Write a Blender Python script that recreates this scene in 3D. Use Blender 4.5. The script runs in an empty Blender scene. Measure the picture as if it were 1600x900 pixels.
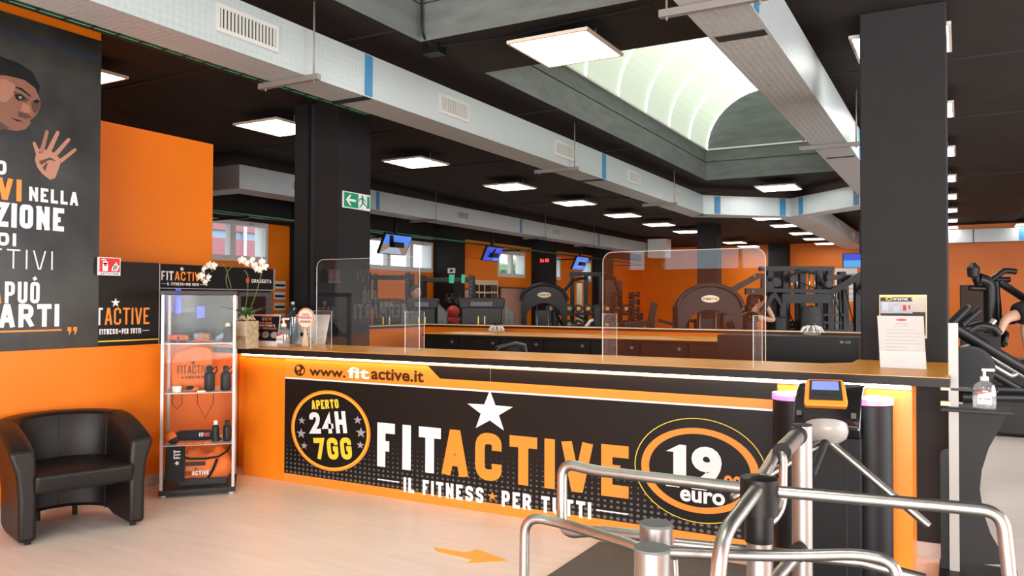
import bpy, bmesh, math, random
from math import sin, cos, pi, radians, sqrt, atan2
from mathutils import Vector, Matrix
random.seed(7)
sc = bpy.context.scene
COL = sc.collection

# ------------------------------------------------------------------ camera
H = 1.55
YAW, PITCH, ROLL, FPX = .51132, .017845, .003264, 1250.3
FW = Vector((-sin(YAW)*cos(PITCH), cos(YAW)*cos(PITCH), sin(PITCH)))
_r = Vector((cos(YAW), sin(YAW), 0)); _u = _r.cross(FW)
RT = _r*cos(ROLL)+_u*sin(ROLL); UP = -_r*sin(ROLL)+_u*cos(ROLL)
CP = Vector((0, 0, H))
cam = bpy.data.cameras.new('camera'); cam.sensor_width = 36; cam.lens = FPX/1600*36; cam.clip_start = .05; cam.clip_end = 300
co = bpy.data.objects.new('camera', cam); COL.objects.link(co)
mw = Matrix((RT, UP, -FW)).transposed().to_4x4(); mw.translation = CP
co.matrix_world = mw
sc.camera = co
def at(px, py, ax, v):            # real point where the sight line of a photo pixel meets a plane x/y/z = v (or at depth v for 'd')
    d = FW + (px-800)/FPX*RT - (py-450)/FPX*UP
    if ax == 'd': return CP+d*v
    i = 'xyz'.index(ax); return CP + d*((v-CP[i])/d[i])

# ------------------------------------------------------------------ world, light, exposure
w = bpy.data.worlds.new('sky'); sc.world = w; w.use_nodes = True
bg = w.node_tree.nodes['Background']; bg.inputs[0].default_value = (.80, .90, 1, 1); bg.inputs[1].default_value = 2.2
def area(name, loc, rot, sx, sy, power, col=(1, 1, 1)):
    l = bpy.data.lights.new(name, 'AREA'); l.shape = 'RECTANGLE'; l.size = sx; l.size_y = sy; l.energy = power; l.color = col
    o = bpy.data.objects.new(name, l); COL.objects.link(o); o.location = loc; o.rotation_euler = rot; return o
area('shopfront_daylight', (1.5, -4.85, 1.5), (radians(90), 0, 0), 7.0, 2.6, 980, (1, .97, .94))
area('side_fill_light', (5.85, 6.0, 1.7), (radians(90), 0, radians(90)), 8.0, 2.4, 450, (1, .98, .96))  # added fill lamp at the unseen right wall, brightens the lobby
PANEL_E, VAULT_E, LED_E = 13.0, .46, 24.0
vs = sc.view_settings; vs.view_transform = 'Standard'; vs.look = 'None'; vs.gamma = 1; vs.use_curve_mapping = False; vs.exposure = 0.42
sc.cycles.max_bounces = 8; sc.cycles.transparent_max_bounces = 24; sc.cycles.caustics_reflective = False; sc.cycles.caustics_refractive = False
sc.cycles.sample_clamp_indirect = 6; sc.cycles.use_denoising = True

# ------------------------------------------------------------------ materials
MATS = {}
def mat(name, col, rough=.5, metal=0, emit=None, estr=0, noise=0, scale=8, bump=0, coat=0, spec=None, alpha=None, trans=0, aniso=None):
    if name in MATS: return MATS[name]
    m = bpy.data.materials.new(name); m.use_nodes = True; nt = m.node_tree; b = nt.nodes['Principled BSDF']
    c = (*col, 1) if len(col) == 3 else col
    b.inputs['Base Color'].default_value = c; b.inputs['Roughness'].default_value = rough; b.inputs['Metallic'].default_value = metal
    if coat: b.inputs['Coat Weight'].default_value = coat; b.inputs['Coat Roughness'].default_value = .08
    if spec is None and max(col[:3]) < .06 and not metal and not coat: spec = .25
    if spec is not None: b.inputs['Specular IOR Level'].default_value = spec
    if trans: b.inputs['Transmission Weight'].default_value = trans; b.inputs['IOR'].default_value = 1.4
    if emit: b.inputs['Emission Color'].default_value = (*emit, 1); b.inputs['Emission Strength'].default_value = estr
    if noise or bump:
        tc = nt.nodes.new('ShaderNodeTexCoord'); n = nt.nodes.new('ShaderNodeTexNoise'); n.inputs['Scale'].default_value = scale; n.inputs['Detail'].default_value = 5
        if aniso:
            mp = nt.nodes.new('ShaderNodeMapping'); mp.inputs['Scale'].default_value = aniso
            nt.links.new(tc.outputs['Object'], mp.inputs[0]); nt.links.new(mp.outputs[0], n.inputs['Vector'])
        else: nt.links.new(tc.outputs['Object'], n.inputs['Vector'])
        if noise:
            r = nt.nodes.new('ShaderNodeValToRGB'); e = r.color_ramp.elements
            e[0].position = .3; e[1].position = .7
            e[0].color = (*[max(0, x*(1-noise)) for x in c[:3]], 1); e[1].color = (*[min(1, x*(1+noise)) for x in c[:3]], 1)
            nt.links.new(n.outputs['Fac'], r.inputs[0]); nt.links.new(r.outputs[0], b.inputs['Base Color'])
        if bump:
            bm_ = nt.nodes.new('ShaderNodeBump'); bm_.inputs['Strength'].default_value = bump; bm_.inputs['Distance'].default_value = .01
            nt.links.new(n.outputs['Fac'], bm_.inputs['Height']); nt.links.new(bm_.outputs[0], b.inputs['Normal'])
    MATS[name] = m; return m
def clear(name, tint=(1, 1, 1), refl=.10, rough=.0, haze=0, k=.7):
    m = bpy.data.materials.new(name); m.use_nodes = True; nt = m.node_tree; nt.nodes.clear()
    o = nt.nodes.new('ShaderNodeOutputMaterial'); t = nt.nodes.new('ShaderNodeBsdfTransparent'); t.inputs[0].default_value = (*tint, 1)
    g = nt.nodes.new('ShaderNodeBsdfGlossy'); g.inputs['Roughness'].default_value = rough
    lw0 = nt.nodes.new('ShaderNodeLayerWeight'); lw0.inputs[0].default_value = .5; lw = nt.nodes.new('ShaderNodeMath'); lw.operation = 'POWER'; lw.inputs[1].default_value = 5; nt.links.new(lw0.outputs['Facing'], lw.inputs[0])
    mu = nt.nodes.new('ShaderNodeMath'); mu.operation = 'MULTIPLY_ADD'; mu.use_clamp = True; mu.inputs[1].default_value = k; mu.inputs[2].default_value = refl
    mx = nt.nodes.new('ShaderNodeMixShader')
    nt.links.new(lw.outputs[0], mu.inputs[0]); nt.links.new(mu.outputs[0], mx.inputs[0]); nt.links.new(t.outputs[0], mx.inputs[1]); nt.links.new(g.outputs[0], mx.inputs[2])
    out = mx
    if haze:
        d = nt.nodes.new('ShaderNodeBsdfDiffuse'); d.inputs[0].default_value = (.9, .9, .9, 1)
        m2 = nt.nodes.new('ShaderNodeMixShader'); m2.inputs[0].default_value = haze
        nt.links.new(mx.outputs[0], m2.inputs[1]); nt.links.new(d.outputs[0], m2.inputs[2]); out = m2
    nt.links.new(out.outputs[0], o.inputs[0]); MATS[name] = m; return m
ORG = (.82, .195, .002)
mat('orange_wall', ORG, .45, noise=.04, scale=1.2)
mat('orange_board', (.88, .24, .012), .3, noise=.03, scale=2)
mat('orange_print', (.86, .26, .03), .4)
mat('white_print', (.80, .80, .82), .4)
mat('grey_print', (.33, .33, .36), .4)
mat('yellow_print', (.80, .60, .05), .4)
mat('black_print', (.008, .0075, .0075), .42)
mat('brown_print', (.05, .02, .008), .4)
mat('black_paint', (.018, .018, .019), .6, noise=.12, scale=3)
mat('ceiling_black', (.015, .0125, .0115), .75, noise=.25, scale=2.5, bump=.2)
mat('curb_paint', (.12, .135, .135), .7, noise=.2, scale=3, bump=.3, aniso=(1, 1, 4))
mat('column_paint', (.014, .0145, .016), .7, noise=.08, scale=6, bump=.15)
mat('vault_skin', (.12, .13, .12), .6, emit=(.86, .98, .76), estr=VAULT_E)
_nt = MATS['vault_skin'].node_tree; _g = _nt.nodes.new('ShaderNodeNewGeometry'); _s = _nt.nodes.new('ShaderNodeSeparateXYZ'); _m = _nt.nodes.new('ShaderNodeMath'); _m.operation = 'MULTIPLY'; _a = _nt.nodes.new('ShaderNodeMath'); _a.operation = 'MULTIPLY_ADD'; _a.inputs[1].default_value = VAULT_E; _a.inputs[2].default_value = .52   # emission stands in for daylight through the dome, stronger at crown than flanks
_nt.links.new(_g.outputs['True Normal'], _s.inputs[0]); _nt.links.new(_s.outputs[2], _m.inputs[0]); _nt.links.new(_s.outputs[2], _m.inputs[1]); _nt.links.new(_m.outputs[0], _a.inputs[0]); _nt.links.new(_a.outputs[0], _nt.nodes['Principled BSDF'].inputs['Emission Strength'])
mat('vault_rib', (.9, .95, .9), .5, emit=(1, 1, .95), estr=1.0)  # own glow stands in for daylight on the ribs
mat('lamp_diffuser', (1, 1, 1), .5, emit=(1, .96, .88), estr=PANEL_E)
mat('lamp_frame', (.62, .55, .48), .5)
mat('led', (1, 1, 1), .5, emit=(1, .60, .24), estr=LED_E)
mat('led_cool', (1, 1, 1), .5, emit=(1, .86, .78), estr=LED_E*2.2)
mat('led_purple', (.8, .3, .9), .3, emit=(.80, .16, .62), estr=.55)
mat('steel', (.40, .39, .37), .36, 1, noise=.08, scale=30, aniso=(1, 1, .05))
mat('steel_satin', (.38, .37, .35), .42, 1, noise=.06, scale=20, aniso=(1, 1, .05))
mat('aluminium', (.55, .52, .50), .38, 1)
mat('galvanised', (.20, .195, .185), .5, .3)
mat('blue_tape', (.025, .16, .32), .5)
mat('grille', (.42, .43, .41), .5)
mat('dark_gap', (.03, .03, .03), .8)
mat('leather', (.007, .0055, .005), .40, bump=.25, scale=160, spec=.35)
mat('black_plastic', (.006, .006, .0065), .4)
mat('gloss_black', (.012, .012, .013), .12, coat=.5)
mat('dark_rubber', (.02, .02, .02), .6)
mat('grey_frame', (.006, .0068, .0080), .45)
mat('mid_grey', (.014, .0165, .017), .5)
mat('light_grey', (.065, .068, .072), .5)
mat('pad_grey', (.016, .017, .018), .5)
mat('white_plastic', (.78, .78, .76), .4)
mat('light_plastic', (.34, .335, .32), .35)
mat('notice_paper', (.52, .50, .49), .5)
mat('paper', (.82, .80, .76), .6)
mat('cream', (.72, .60, .42), .6)
mat('pot', (.42, .33, .20), .6, noise=.25, scale=25)
mat('leaf', (.03, .12, .02), .4)
mat('stem', (.10, .14, .04), .5)
mat('petal', (.88, .84, .72), .5)
mat('skirting', (.42, .38, .35), .5)
mat('metal_edge', (.42, .36, .35), .4, .3)
mat('cabinet_black', (.013, .010, .009), .5)
mat('red_cloth', (.45, .03, .02), .6, noise=.2, scale=20)
mat('green_cloth', (.02, .45, .22), .6)
mat('skin', (.33, .17, .11), .5)
mat('skin_arm', (.50, .29, .20), .5)
mat('hair', (.015, .010, .008), .6)
mat('black_cloth', (.012, .012, .014), .8)
mat('white_cloth', (.7, .7, .72), .8)
mat('orange_cloth', (.80, .17, .02), .7, noise=.12, scale=12)
clear('bottle_blue', (.62, .78, .92), .10)
mat('red_screen', (.1, 0, 0), .4, emit=(1, .03, .02), estr=3)
mat('blue_leds', (0, 0, .2), .4, emit=(.05, .06, 1), estr=2.2)
mat('screen_blue', (.02, .04, .2), .2, emit=(.02, .05, .42), estr=1.0)
mat('screen_sky', (.02, .04, .2), .2, emit=(.05, .17, .60), estr=1.0)
mat('screen_road', (.1, .1, .1), .2, emit=(.26, .29, .36), estr=1.0)
mat('screen_brown', (.1, .1, .1), .2, emit=(.18, .11, .07), estr=1.0)
mat('screen_lcd', (.1, .1, .1), .2, emit=(.09, .17, .60), estr=1.0)
mat('screen_cyan', (.1, .1, .1), .2, emit=(.03, .25, .60), estr=1.0)
mat('sign_green', (.01, .30, .15), .4)
mat('sign_red', (.60, .02, .02), .4)
mat('mat_grey', (.095, .088, .08), .9, noise=.3, scale=120, bump=.4)
mat('arrow_orange', (.90, .42, .07), .5)
mat('window_white', (.70, .70, .68), .4)
mat('tray_green', (.05, .25, .12), .5)
mat('foliage', (.22, .36, .20), .8, noise=.5, scale=3)
mat('ground_out', (.2, .2, .18), .9)
mat('facade_red', (.50, .20, .22), .7)
mat('facade_blue', (.35, .48, .62), .5)
mat('facade_white', (.8, .8, .8), .6)
clear('plexi', (.985, .99, .985), .038)
clear('plexi_fin', (.97, .975, .97), .012, .0, .02, .08)
clear('gel', (.93, .94, .95), .03, .3, .12, .1)
clear('plexi_edge', (.9, .92, .92), .12, .2, .30)
clear('glass', (.96, .98, .97), .04)
clear('vitrine_glass', (.97, .98, .98), .004)
clear('jar_glass', (.95, .95, .94), .10, .0, .10)

def floor_material():
    m = bpy.data.materials.new('vinyl_floor'); m.use_nodes = True; nt = m.node_tree; b = nt.nodes['Principled BSDF']
    b.inputs['Roughness'].default_value = .34
    tc = nt.nodes.new('ShaderNodeTexCoord'); mp = nt.nodes.new('ShaderNodeMapping'); mp.inputs['Rotation'].default_value = (0, 0, 0)
    br = nt.nodes.new('ShaderNodeTexBrick'); br.inputs['Scale'].default_value = 1; br.inputs['Brick Width'].default_value = 1.22; br.inputs['Row Height'].default_value = .19
    br.inputs['Mortar Size'].default_value = .0015; br.inputs['Color1'].default_value = (.80, .71, .66, 1); br.inputs['Color2'].default_value = (.775, .685, .635, 1); br.inputs['Mortar'].default_value = (.68, .59, .53, 1)
    n = nt.nodes.new('ShaderNodeTexNoise'); n.inputs['Scale'].default_value = 2.2; n.inputs['Detail'].default_value = 8
    mp2 = nt.nodes.new('ShaderNodeMapping'); mp2.inputs['Scale'].default_value = (1, 6, 1)
    mx = nt.nodes.new('ShaderNodeMix'); mx.data_type = 'RGBA'; mx.blend_type = 'MULTIPLY'; mx.inputs['Factor'].default_value = .35
    rp = nt.nodes.new('ShaderNodeValToRGB'); rp.color_ramp.elements[0].color = (.78, .78, .78, 1); rp.color_ramp.elements[1].color = (1.08, 1.08, 1.08, 1); rp.color_ramp.elements[0].position = .3; rp.color_ramp.elements[1].position = .7
    L = nt.links.new
    L(tc.outputs['Object'], mp.inputs[0]); L(mp.outputs[0], br.inputs['Vector']); L(tc.outputs['Object'], mp2.inputs[0]); L(mp2.outputs[0], n.inputs['Vector'])
    L(n.outputs['Fac'], rp.inputs[0]); L(br.outputs['Color'], mx.inputs['A']); L(rp.outputs[0], mx.inputs['B']); L(mx.outputs['Result'], b.inputs['Base Color'])
    MATS['vinyl_floor'] = m
floor_material()
def duct_material():      # white foil with faint embossed spots
    m = bpy.data.materials.new('duct_foil'); m.use_nodes = True; nt = m.node_tree; b = nt.nodes['Principled BSDF']
    b.inputs['Roughness'].default_value = .42; b.inputs['Metallic'].default_value = .25
    tc = nt.nodes.new('ShaderNodeTexCoord'); v = nt.nodes.new('ShaderNodeTexVoronoi'); v.inputs['Scale'].default_value = 22; v.inputs['Randomness'].default_value = .15
    rp = nt.nodes.new('ShaderNodeValToRGB'); rp.color_ramp.elements[0].position = .18; rp.color_ramp.elements[1].position = .3
    rp.color_ramp.elements[0].color = (.32, .37, .385, 1); rp.color_ramp.elements[1].color = (.385, .435, .45, 1)
    bp = nt.nodes.new('ShaderNodeBump'); bp.inputs['Strength'].default_value = .25; bp.inputs['Distance'].default_value = .01
    L = nt.links.new
    L(tc.outputs['Object'], v.inputs['Vector']); L(v.outputs['Distance'], rp.inputs[0]); L(rp.outputs[0], b.inputs['Base Color']); L(v.outputs['Distance'], bp.inputs['Height']); L(bp.outputs[0], b.inputs['Normal'])
    MATS['duct_foil'] = m
duct_material()
def halftone_material():   # the banner's printed dots: grow towards the bottom edge (object z)
    m = bpy.data.materials.new('halftone_print'); m.use_nodes = True; nt = m.node_tree; b = nt.nodes['Principled BSDF']; b.inputs['Roughness'].default_value = .42; b.inputs['Specular IOR Level'].default_value = .25
    N = nt.nodes.new; L = nt.links.new
    tc = N('ShaderNodeTexCoord'); s = N('ShaderNodeSeparateXYZ'); L(tc.outputs['Object'], s.inputs[0])
    def M(op, a, bb=None, c=None):
        n = N('ShaderNodeMath'); n.operation = op
        for i, q in enumerate((a, bb, c)):
            if q is None: continue
            if hasattr(q, 'is_linked') or hasattr(q, 'links'): L(q, n.inputs[i])
            else: n.inputs[i].default_value = q
        return n.outputs[0]
    P = .0475
    fx = M('SUBTRACT', M('FRACT', M('DIVIDE', s.outputs[0], P)), .5)
    fz = M('SUBTRACT', M('FRACT', M('DIVIDE', s.outputs[2], P*.78)), .5)
    d = M('SQRT', M('ADD', M('MULTIPLY', fx, fx), M('MULTIPLY', fz, fz)))
    t = M('DIVIDE', M('SUBTRACT', .50, s.outputs[2]), .50)
    r = M('MULTIPLY', M('MAXIMUM', t, 0), .38)
    k = M('LESS_THAN', d, r)
    mx = N('ShaderNodeMix'); mx.data_type = 'RGBA'; mx.inputs['A'].default_value = (.008, .0075, .0075, 1); mx.inputs['B'].default_value = (.12, .117, .117, 1)
    L(k, mx.inputs['Factor']); L(mx.outputs['Result'], b.inputs['Base Color'])
    MATS['halftone_print'] = m
halftone_material()
def poster_material():
    m = bpy.data.materials.new('poster_backdrop'); m.use_nodes = True; nt = m.node_tree; b = nt.nodes['Principled BSDF']; b.inputs['Roughness'].default_value = .35
    tc = nt.nodes.new('ShaderNodeTexCoord'); n = nt.nodes.new('ShaderNodeTexNoise'); n.inputs['Scale'].default_value = 1.6; n.inputs['Detail'].default_value = 4
    rp = nt.nodes.new('ShaderNodeValToRGB'); rp.color_ramp.elements[0].position = .35; rp.color_ramp.elements[1].position = .72
    rp.color_ramp.elements[0].color = (.009, .010, .011, 1); rp.color_ramp.elements[1].color = (.055, .058, .052, 1)
    nt.links.new(tc.outputs['Object'], n.inputs['Vector']); nt.links.new(n.outputs['Fac'], rp.inputs[0]); nt.links.new(rp.outputs[0], b.inputs['Base Color'])
    MATS['poster_backdrop'] = m
poster_material()

# ------------------------------------------------------------------ object helpers
def tag(o, label=None, cat=None, group=None, kind=None):
    if label: o['label'] = label
    if cat: o['category'] = cat
    if group: o['group'] = group
    if kind: o['kind'] = kind
    return o
def thing(name, label, cat, loc=(0, 0, 0), rz=0, group=None):
    o = bpy.data.objects.new(name, None); COL.objects.link(o); o.location = loc; o.rotation_euler = (0, 0, rz); o.empty_display_size = .1
    return tag(o, label, cat, group)
def dup(root, loc=None, rz=None, label=None, group=None):
    r = root.copy(); COL.objects.link(r)
    if loc is not None: r.location = loc
    if rz is not None: r.rotation_euler = (0, 0, rz)
    if label: r['label'] = label
    if group: r['group'] = group
    for ch in list(root.children):
        c = ch.copy(); COL.objects.link(c); c.parent = r
        for g in list(ch.children):
            d = g.copy(); COL.objects.link(d); d.parent = c
    return r
class MB:
    def __init__(s): s.v = []; s.f = []; s.m = []; s.mats = []; s.cur = 0; s.smooth = []; s.sm = False
    def use(s, name):
        if name not in s.mats: s.mats.append(name)
        s.cur = s.mats.index(name); return s
    def face(s, idx): s.f.append(idx); s.m.append(s.cur); s.smooth.append(s.sm)
    def poly(s, pts):
        b = len(s.v); s.v += [tuple(p) for p in pts]; s.face(list(range(b, b+len(pts)))); return s
    def hexa(s, p):      # 8 points: bottom 4 ccw, top 4 ccw
        b = len(s.v); s.v += [tuple(q) for q in p]
        for f in ((3, 2, 1, 0), (4, 5, 6, 7), (0, 1, 5, 4), (1, 2, 6, 5), (2, 3, 7, 6), (3, 0, 4, 7)): s.face([b+i for i in f])
        return s
    def box(s, x0, x1, y0, y1, z0, z1):
        if x0 > x1: x0, x1 = x1, x0
        if y0 > y1: y0, y1 = y1, y0
        if z0 > z1: z0, z1 = z1, z0
        return s.hexa([(x0, y0, z0), (x1, y0, z0), (x1, y1, z0), (x0, y1, z0), (x0, y0, z1), (x1, y0, z1), (x1, y1, z1), (x0, y1, z1)])
    def bar(s, a, b, w, h=None, up=(0, 0, 1)):     # rectangular bar between two points
        a = Vector(a); b = Vector(b); h = h or w; d = (b-a).normalized(); up = Vector(up)
        if abs(d.dot(up)) > .98: up = Vector((0, 1, 0))
        sd = d.cross(up).normalized(); u = sd.cross(d)
        q = [(-1, -1), (1, -1), (1, 1), (-1, 1)]
        return s.hexa([a+sd*w/2*i+u*h/2*j for i, j in q]+[b+sd*w/2*i+u*h/2*j for i, j in q])
    def ring(s, c, d, r, n, ref=None):
        d = d.normalized(); ref = ref or (Vector((0, 0, 1)) if abs(d.z) < .9 else Vector((1, 0, 0)))
        a = d.cross(ref).normalized(); b = d.cross(a)
        i0 = len(s.v)
        for k in range(n):
            t = 2*pi*k/n; s.v.append(tuple(c+a*r*cos(t)+b*r*sin(t)))
        return i0
    def tube(s, pts, r, n=12, caps=True):
        pts = [Vector(p) for p in pts]; rs = r if isinstance(r, (list, tuple)) else [r]*len(pts)
        rings = []; N = len(pts)
        t0 = (pts[1]-pts[0]).normalized(); a = t0.cross(Vector((0, 0, 1)) if abs(t0.z) < .9 else Vector((1, 0, 0))).normalized()
        osm = s.sm; s.sm = True
        for i, p in enumerate(pts):
            if i == 0: d = pts[1]-pts[0]
            elif i == N-1: d = pts[-1]-pts[-2]
            else: d = (pts[i+1]-p).normalized()+(p-pts[i-1]).normalized()
            d = d.normalized(); a = (a-d*a.dot(d)).normalized(); b = d.cross(a)
            i0 = len(s.v); rings.append(i0)
            for k in range(n):
                t = 2*pi*k/n; s.v.append(tuple(p+a*rs[i]*cos(t)+b*rs[i]*sin(t)))
        for i in range(N-1):
            for k in range(n):
                k2 = (k+1) % n; s.face([rings[i]+k, rings[i]+k2, rings[i+1]+k2, rings[i+1]+k])
        s.sm = osm
        if caps:
            s.face([rings[0]+k for k in reversed(range(n))]); s.face([rings[-1]+k for k in range(n)])
        return s
    def cyl(s, x, y, z0, z1, r, n=20, r2=None): return s.tube([(x, y, z0), (x, y, z1)], [r, r if r2 is None else r2], n)
    def lathe(s, prof, cx=0, cy=0, cz=0, n=20, sx=1, sy=1):
        osm = s.sm; s.sm = True; rings = []
        for r, z in prof:
            i0 = len(s.v); rings.append(i0)
            for k in range(n):
                t = 2*pi*k/n; s.v.append((cx+r*sx*cos(t), cy+r*sy*sin(t), cz+z))
        for i in range(len(prof)-1):
            for k in range(n):
                k2 = (k+1) % n; s.face([rings[i]+k, rings[i]+k2, rings[i+1]+k2, rings[i+1]+k])
        s.sm = osm
        if prof[0][0] > 1e-4: s.face([rings[0]+k for k in reversed(range(n))])
        if prof[-1][0] > 1e-4: s.face([rings[-1]+k for k in range(n)])
        return s
    def ball(s, c, rx, ry=None, rz=None, n=14, m=8):
        ry = ry or rx; rz = rz or rx
        return s.lathe([(sin(pi*i/m)*rx+1e-5, -cos(pi*i/m)*rz) for i in range(m+1)], c[0], c[1], c[2], n, 1, ry/rx)
    def prism(s, pts, fn, d):       # polygon pts (u,v) -> fn(u,v,w) for w in (0,d)
        b = len(s.v); n = len(pts)
        s.v += [tuple(fn(u, v, 0)) for u, v in pts]+[tuple(fn(u, v, d)) for u, v in pts]
        s.face(list(reversed(range(b, b+n)))); s.face(list(range(b+n, b+2*n)))
        for i in range(n): j = (i+1) % n; s.face([b+i, b+j, b+n+j, b+n+i])
        return s
    def build(s, name, m=None, parent=None, world=False, bevel=0, sub=0, fix=True):
        me = bpy.data.meshes.new(name)
        vv = s.v
        if world and parent is not None:
            l = parent.location
            p = parent.parent
            while p is not None: l = l+p.location; p = p.parent
            vv = [(a-l.x, b-l.y, c-l.z) for a, b, c in vv]
        me.from_pydata(vv, [], s.f)
        ms = s.mats if s.mats else [m]
        for q in ms: me.materials.append(MATS[q])
        if s.mats: me.polygons.foreach_set('material_index', s.m)
        me.polygons.foreach_set('use_smooth', s.smooth)
        if fix:
            bm = bmesh.new(); bm.from_mesh(me); bmesh.ops.recalc_face_normals(bm, faces=bm.faces)
            if any(s.smooth):
                for e in bm.edges:
                    if len(e.link_faces) == 2 and e.calc_face_angle(0) > .65: e.smooth = False
            bm.to_mesh(me); bm.free()
        me.update()
        o = bpy.data.objects.new(name, me); COL.objects.link(o)
        if parent is not None: o.parent = parent
        if bevel:
            b = o.modifiers.new('b', 'BEVEL'); b.width = bevel; b.segments = 3; b.limit_method = 'ANGLE'
            for p_ in me.polygons: p_.use_smooth = True
            o.modifiers.new('wn', 'WEIGHTED_NORMAL')
        if sub: q = o.modifiers.new('s', 'SUBSURF'); q.levels = sub; q.render_levels = sub
        return o
def fillet(pts, r, n=6):
    pts = [Vector(p) for p in pts]; out = [pts[0]]
    for i in range(1, len(pts)-1):
        a, p, b = pts[i-1], pts[i], pts[i+1]
        d1 = (a-p); d2 = (b-p); q = min(r, d1.length*.49, d2.length*.49)
        s_, e_ = p+d1.normalized()*q, p+d2.normalized()*q
        for k in range(n+1):
            t = k/n; out.append((1-t)**2*s_+2*t*(1-t)*p+t*t*e_)
    out.append(pts[-1]); return out
class Plane:
    def __init__(s, o, u, v, n): s.o = Vector(o); s.u = Vector(u).normalized(); s.v = Vector(v).normalized(); s.n = Vector(n).normalized()
    def __call__(s, u, v, e=0): return s.o+s.u*u+s.v*v+s.n*e

# ---- block lettering: each glyph is a few strokes in a 1x1 cell; a third entry marks rounded corners
R_ = 1
GL = {
'A': [[(0, 0), (.40, 1)], [(1, 0), (.60, 1)], [(.33, 1), (.67, 1)], [(.18, .28), (.82, .28)]],
'B': [[(0, .5), (.9, .5, 1), (.9, 1, 1), (0, 1)], [(0, 0), (1, 0, 1), (1, .5, 1), (0, .5)], [(0, 0), (0, 1)]],
'C': [[(1, .68), (1, 1, 1), (0, 1, 1), (0, 0, 1), (1, 0, 1), (1, .32)]],
'D': [[(0, 0), (0, 1)], [(0, 1), (1, 1, 1), (1, 0, 1), (0, 0)]],
'E': [[(1, 1), (0, 1), (0, 0), (1, 0)], [(0, .5), (.85, .5)]],
'F': [[(1, 1), (0, 1), (0, 0)], [(0, .47), (.85, .47)]],
'G': [[(1, .70), (1, 1, 1), (0, 1, 1), (0, 0, 1), (1, 0, 1), (1, .48), (.55, .48)]],
'H': [[(0, 0), (0, 1)], [(1, 0), (1, 1)], [(0, .5), (1, .5)]],
'I': [[(.5, 0), (.5, 1)]],
'J': [[(1, 1), (1, 0, 1), (0, 0, 1), (0, .3)]],
'K': [[(0, 0), (0, 1)], [(1, 1), (.1, .48)], [(.3, .55), (1, 0)]],
'L': [[(0, 1), (0, 0), (1, 0)]],
'M': [[(0, 0), (0, 1)], [(1, 0), (1, 1)], [(0, 1), (.5, .35)], [(1, 1), (.5, .35)]],
'N': [[(0, 0), (0, 1)], [(1, 0), (1, 1)], [(0, 1), (1, 0)]],
'O': [[(.5, 1), (0, 1, 1), (0, 0, 1), (1, 0, 1), (1, 1, 1), (.5, 1)]],
'P': [[(0, 0), (0, 1)], [(0, 1), (1, 1, 1), (1, .42, 1), (0, .42)]],
'Q': [[(.5, 1), (0, 1, 1), (0, 0, 1), (1, 0, 1), (1, 1, 1), (.5, 1)], [(.6, .25), (1.05, -.05)]],
'R': [[(0, 0), (0, 1)], [(0, 1), (1, 1, 1), (1, .45, 1), (0, .45)], [(.55, .45), (1, 0)]],
'S': [[(1, .74), (1, 1, 1), (0, 1, 1), (0, .52, 1), (1, .48, 1), (1, 0, 1), (0, 0, 1), (0, .26)]],
'T': [[(.5, 0), (.5, 1)], [(0, 1), (1, 1)]],
'U': [[(0, 1), (0, 0, 1), (1, 0, 1), (1, 1)]],
'V': [[(0, 1), (.42, 0)], [(1, 1), (.58, 0)], [(.36, 0), (.64, 0)]],
'W': [[(0, 1), (.25, 0)], [(.25, 0), (.5, .8)], [(.5, .8), (.75, 0)], [(.75, 0), (1, 1)]],
'X': [[(0, 0), (1, 1)], [(0, 1), (1, 0)]],
'Y': [[(0, 1), (.5, .45)], [(1, 1), (.5, .45)], [(.5, .45), (.5, 0)]],
'Z': [[(0, 1), (1, 1), (0, 0), (1, 0)]],
'0': [[(.5, 1), (0, 1, 1), (0, 0, 1), (1, 0, 1), (1, 1, 1), (.5, 1)]],
'1': [[(.1, .75), (.6, 1), (.6, 0)]],
'2': [[(0, .72), (0, 1, 1), (1, 1, 1), (1, .58, 1), (0, 0), (1, 0)]],
'4': [[(.75, 0), (.75, 1), (0, .28), (1, .28)]],
'7': [[(0, 1), (1, 1), (.4, 0)]],
'9': [[(0, .25), (0, 0, 1), (1, 0, 1), (1, 1, 1), (0, 1, 1), (0, .45, 1), (1, .45)]],
'-': [[(0, .5), (1, .5)]], '.': [[(.4, 0), (.6, 0)]], ',': [[(.5, 0), (.3, -.15)]],
'\u00d2': [[(.5, 1), (0, 1, 1), (0, 0, 1), (1, 0, 1), (1, 1, 1), (.5, 1)], [(.3, 1.38), (.6, 1.22)]],
}
def gw(c): return {'I': .28, 'M': 1.25, 'W': 1.4, ' ': .5, '.': .3, ',': .3, '1': .7, 'E': .88, 'F': .85, 'L': .85}.get(c, 1)
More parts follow.
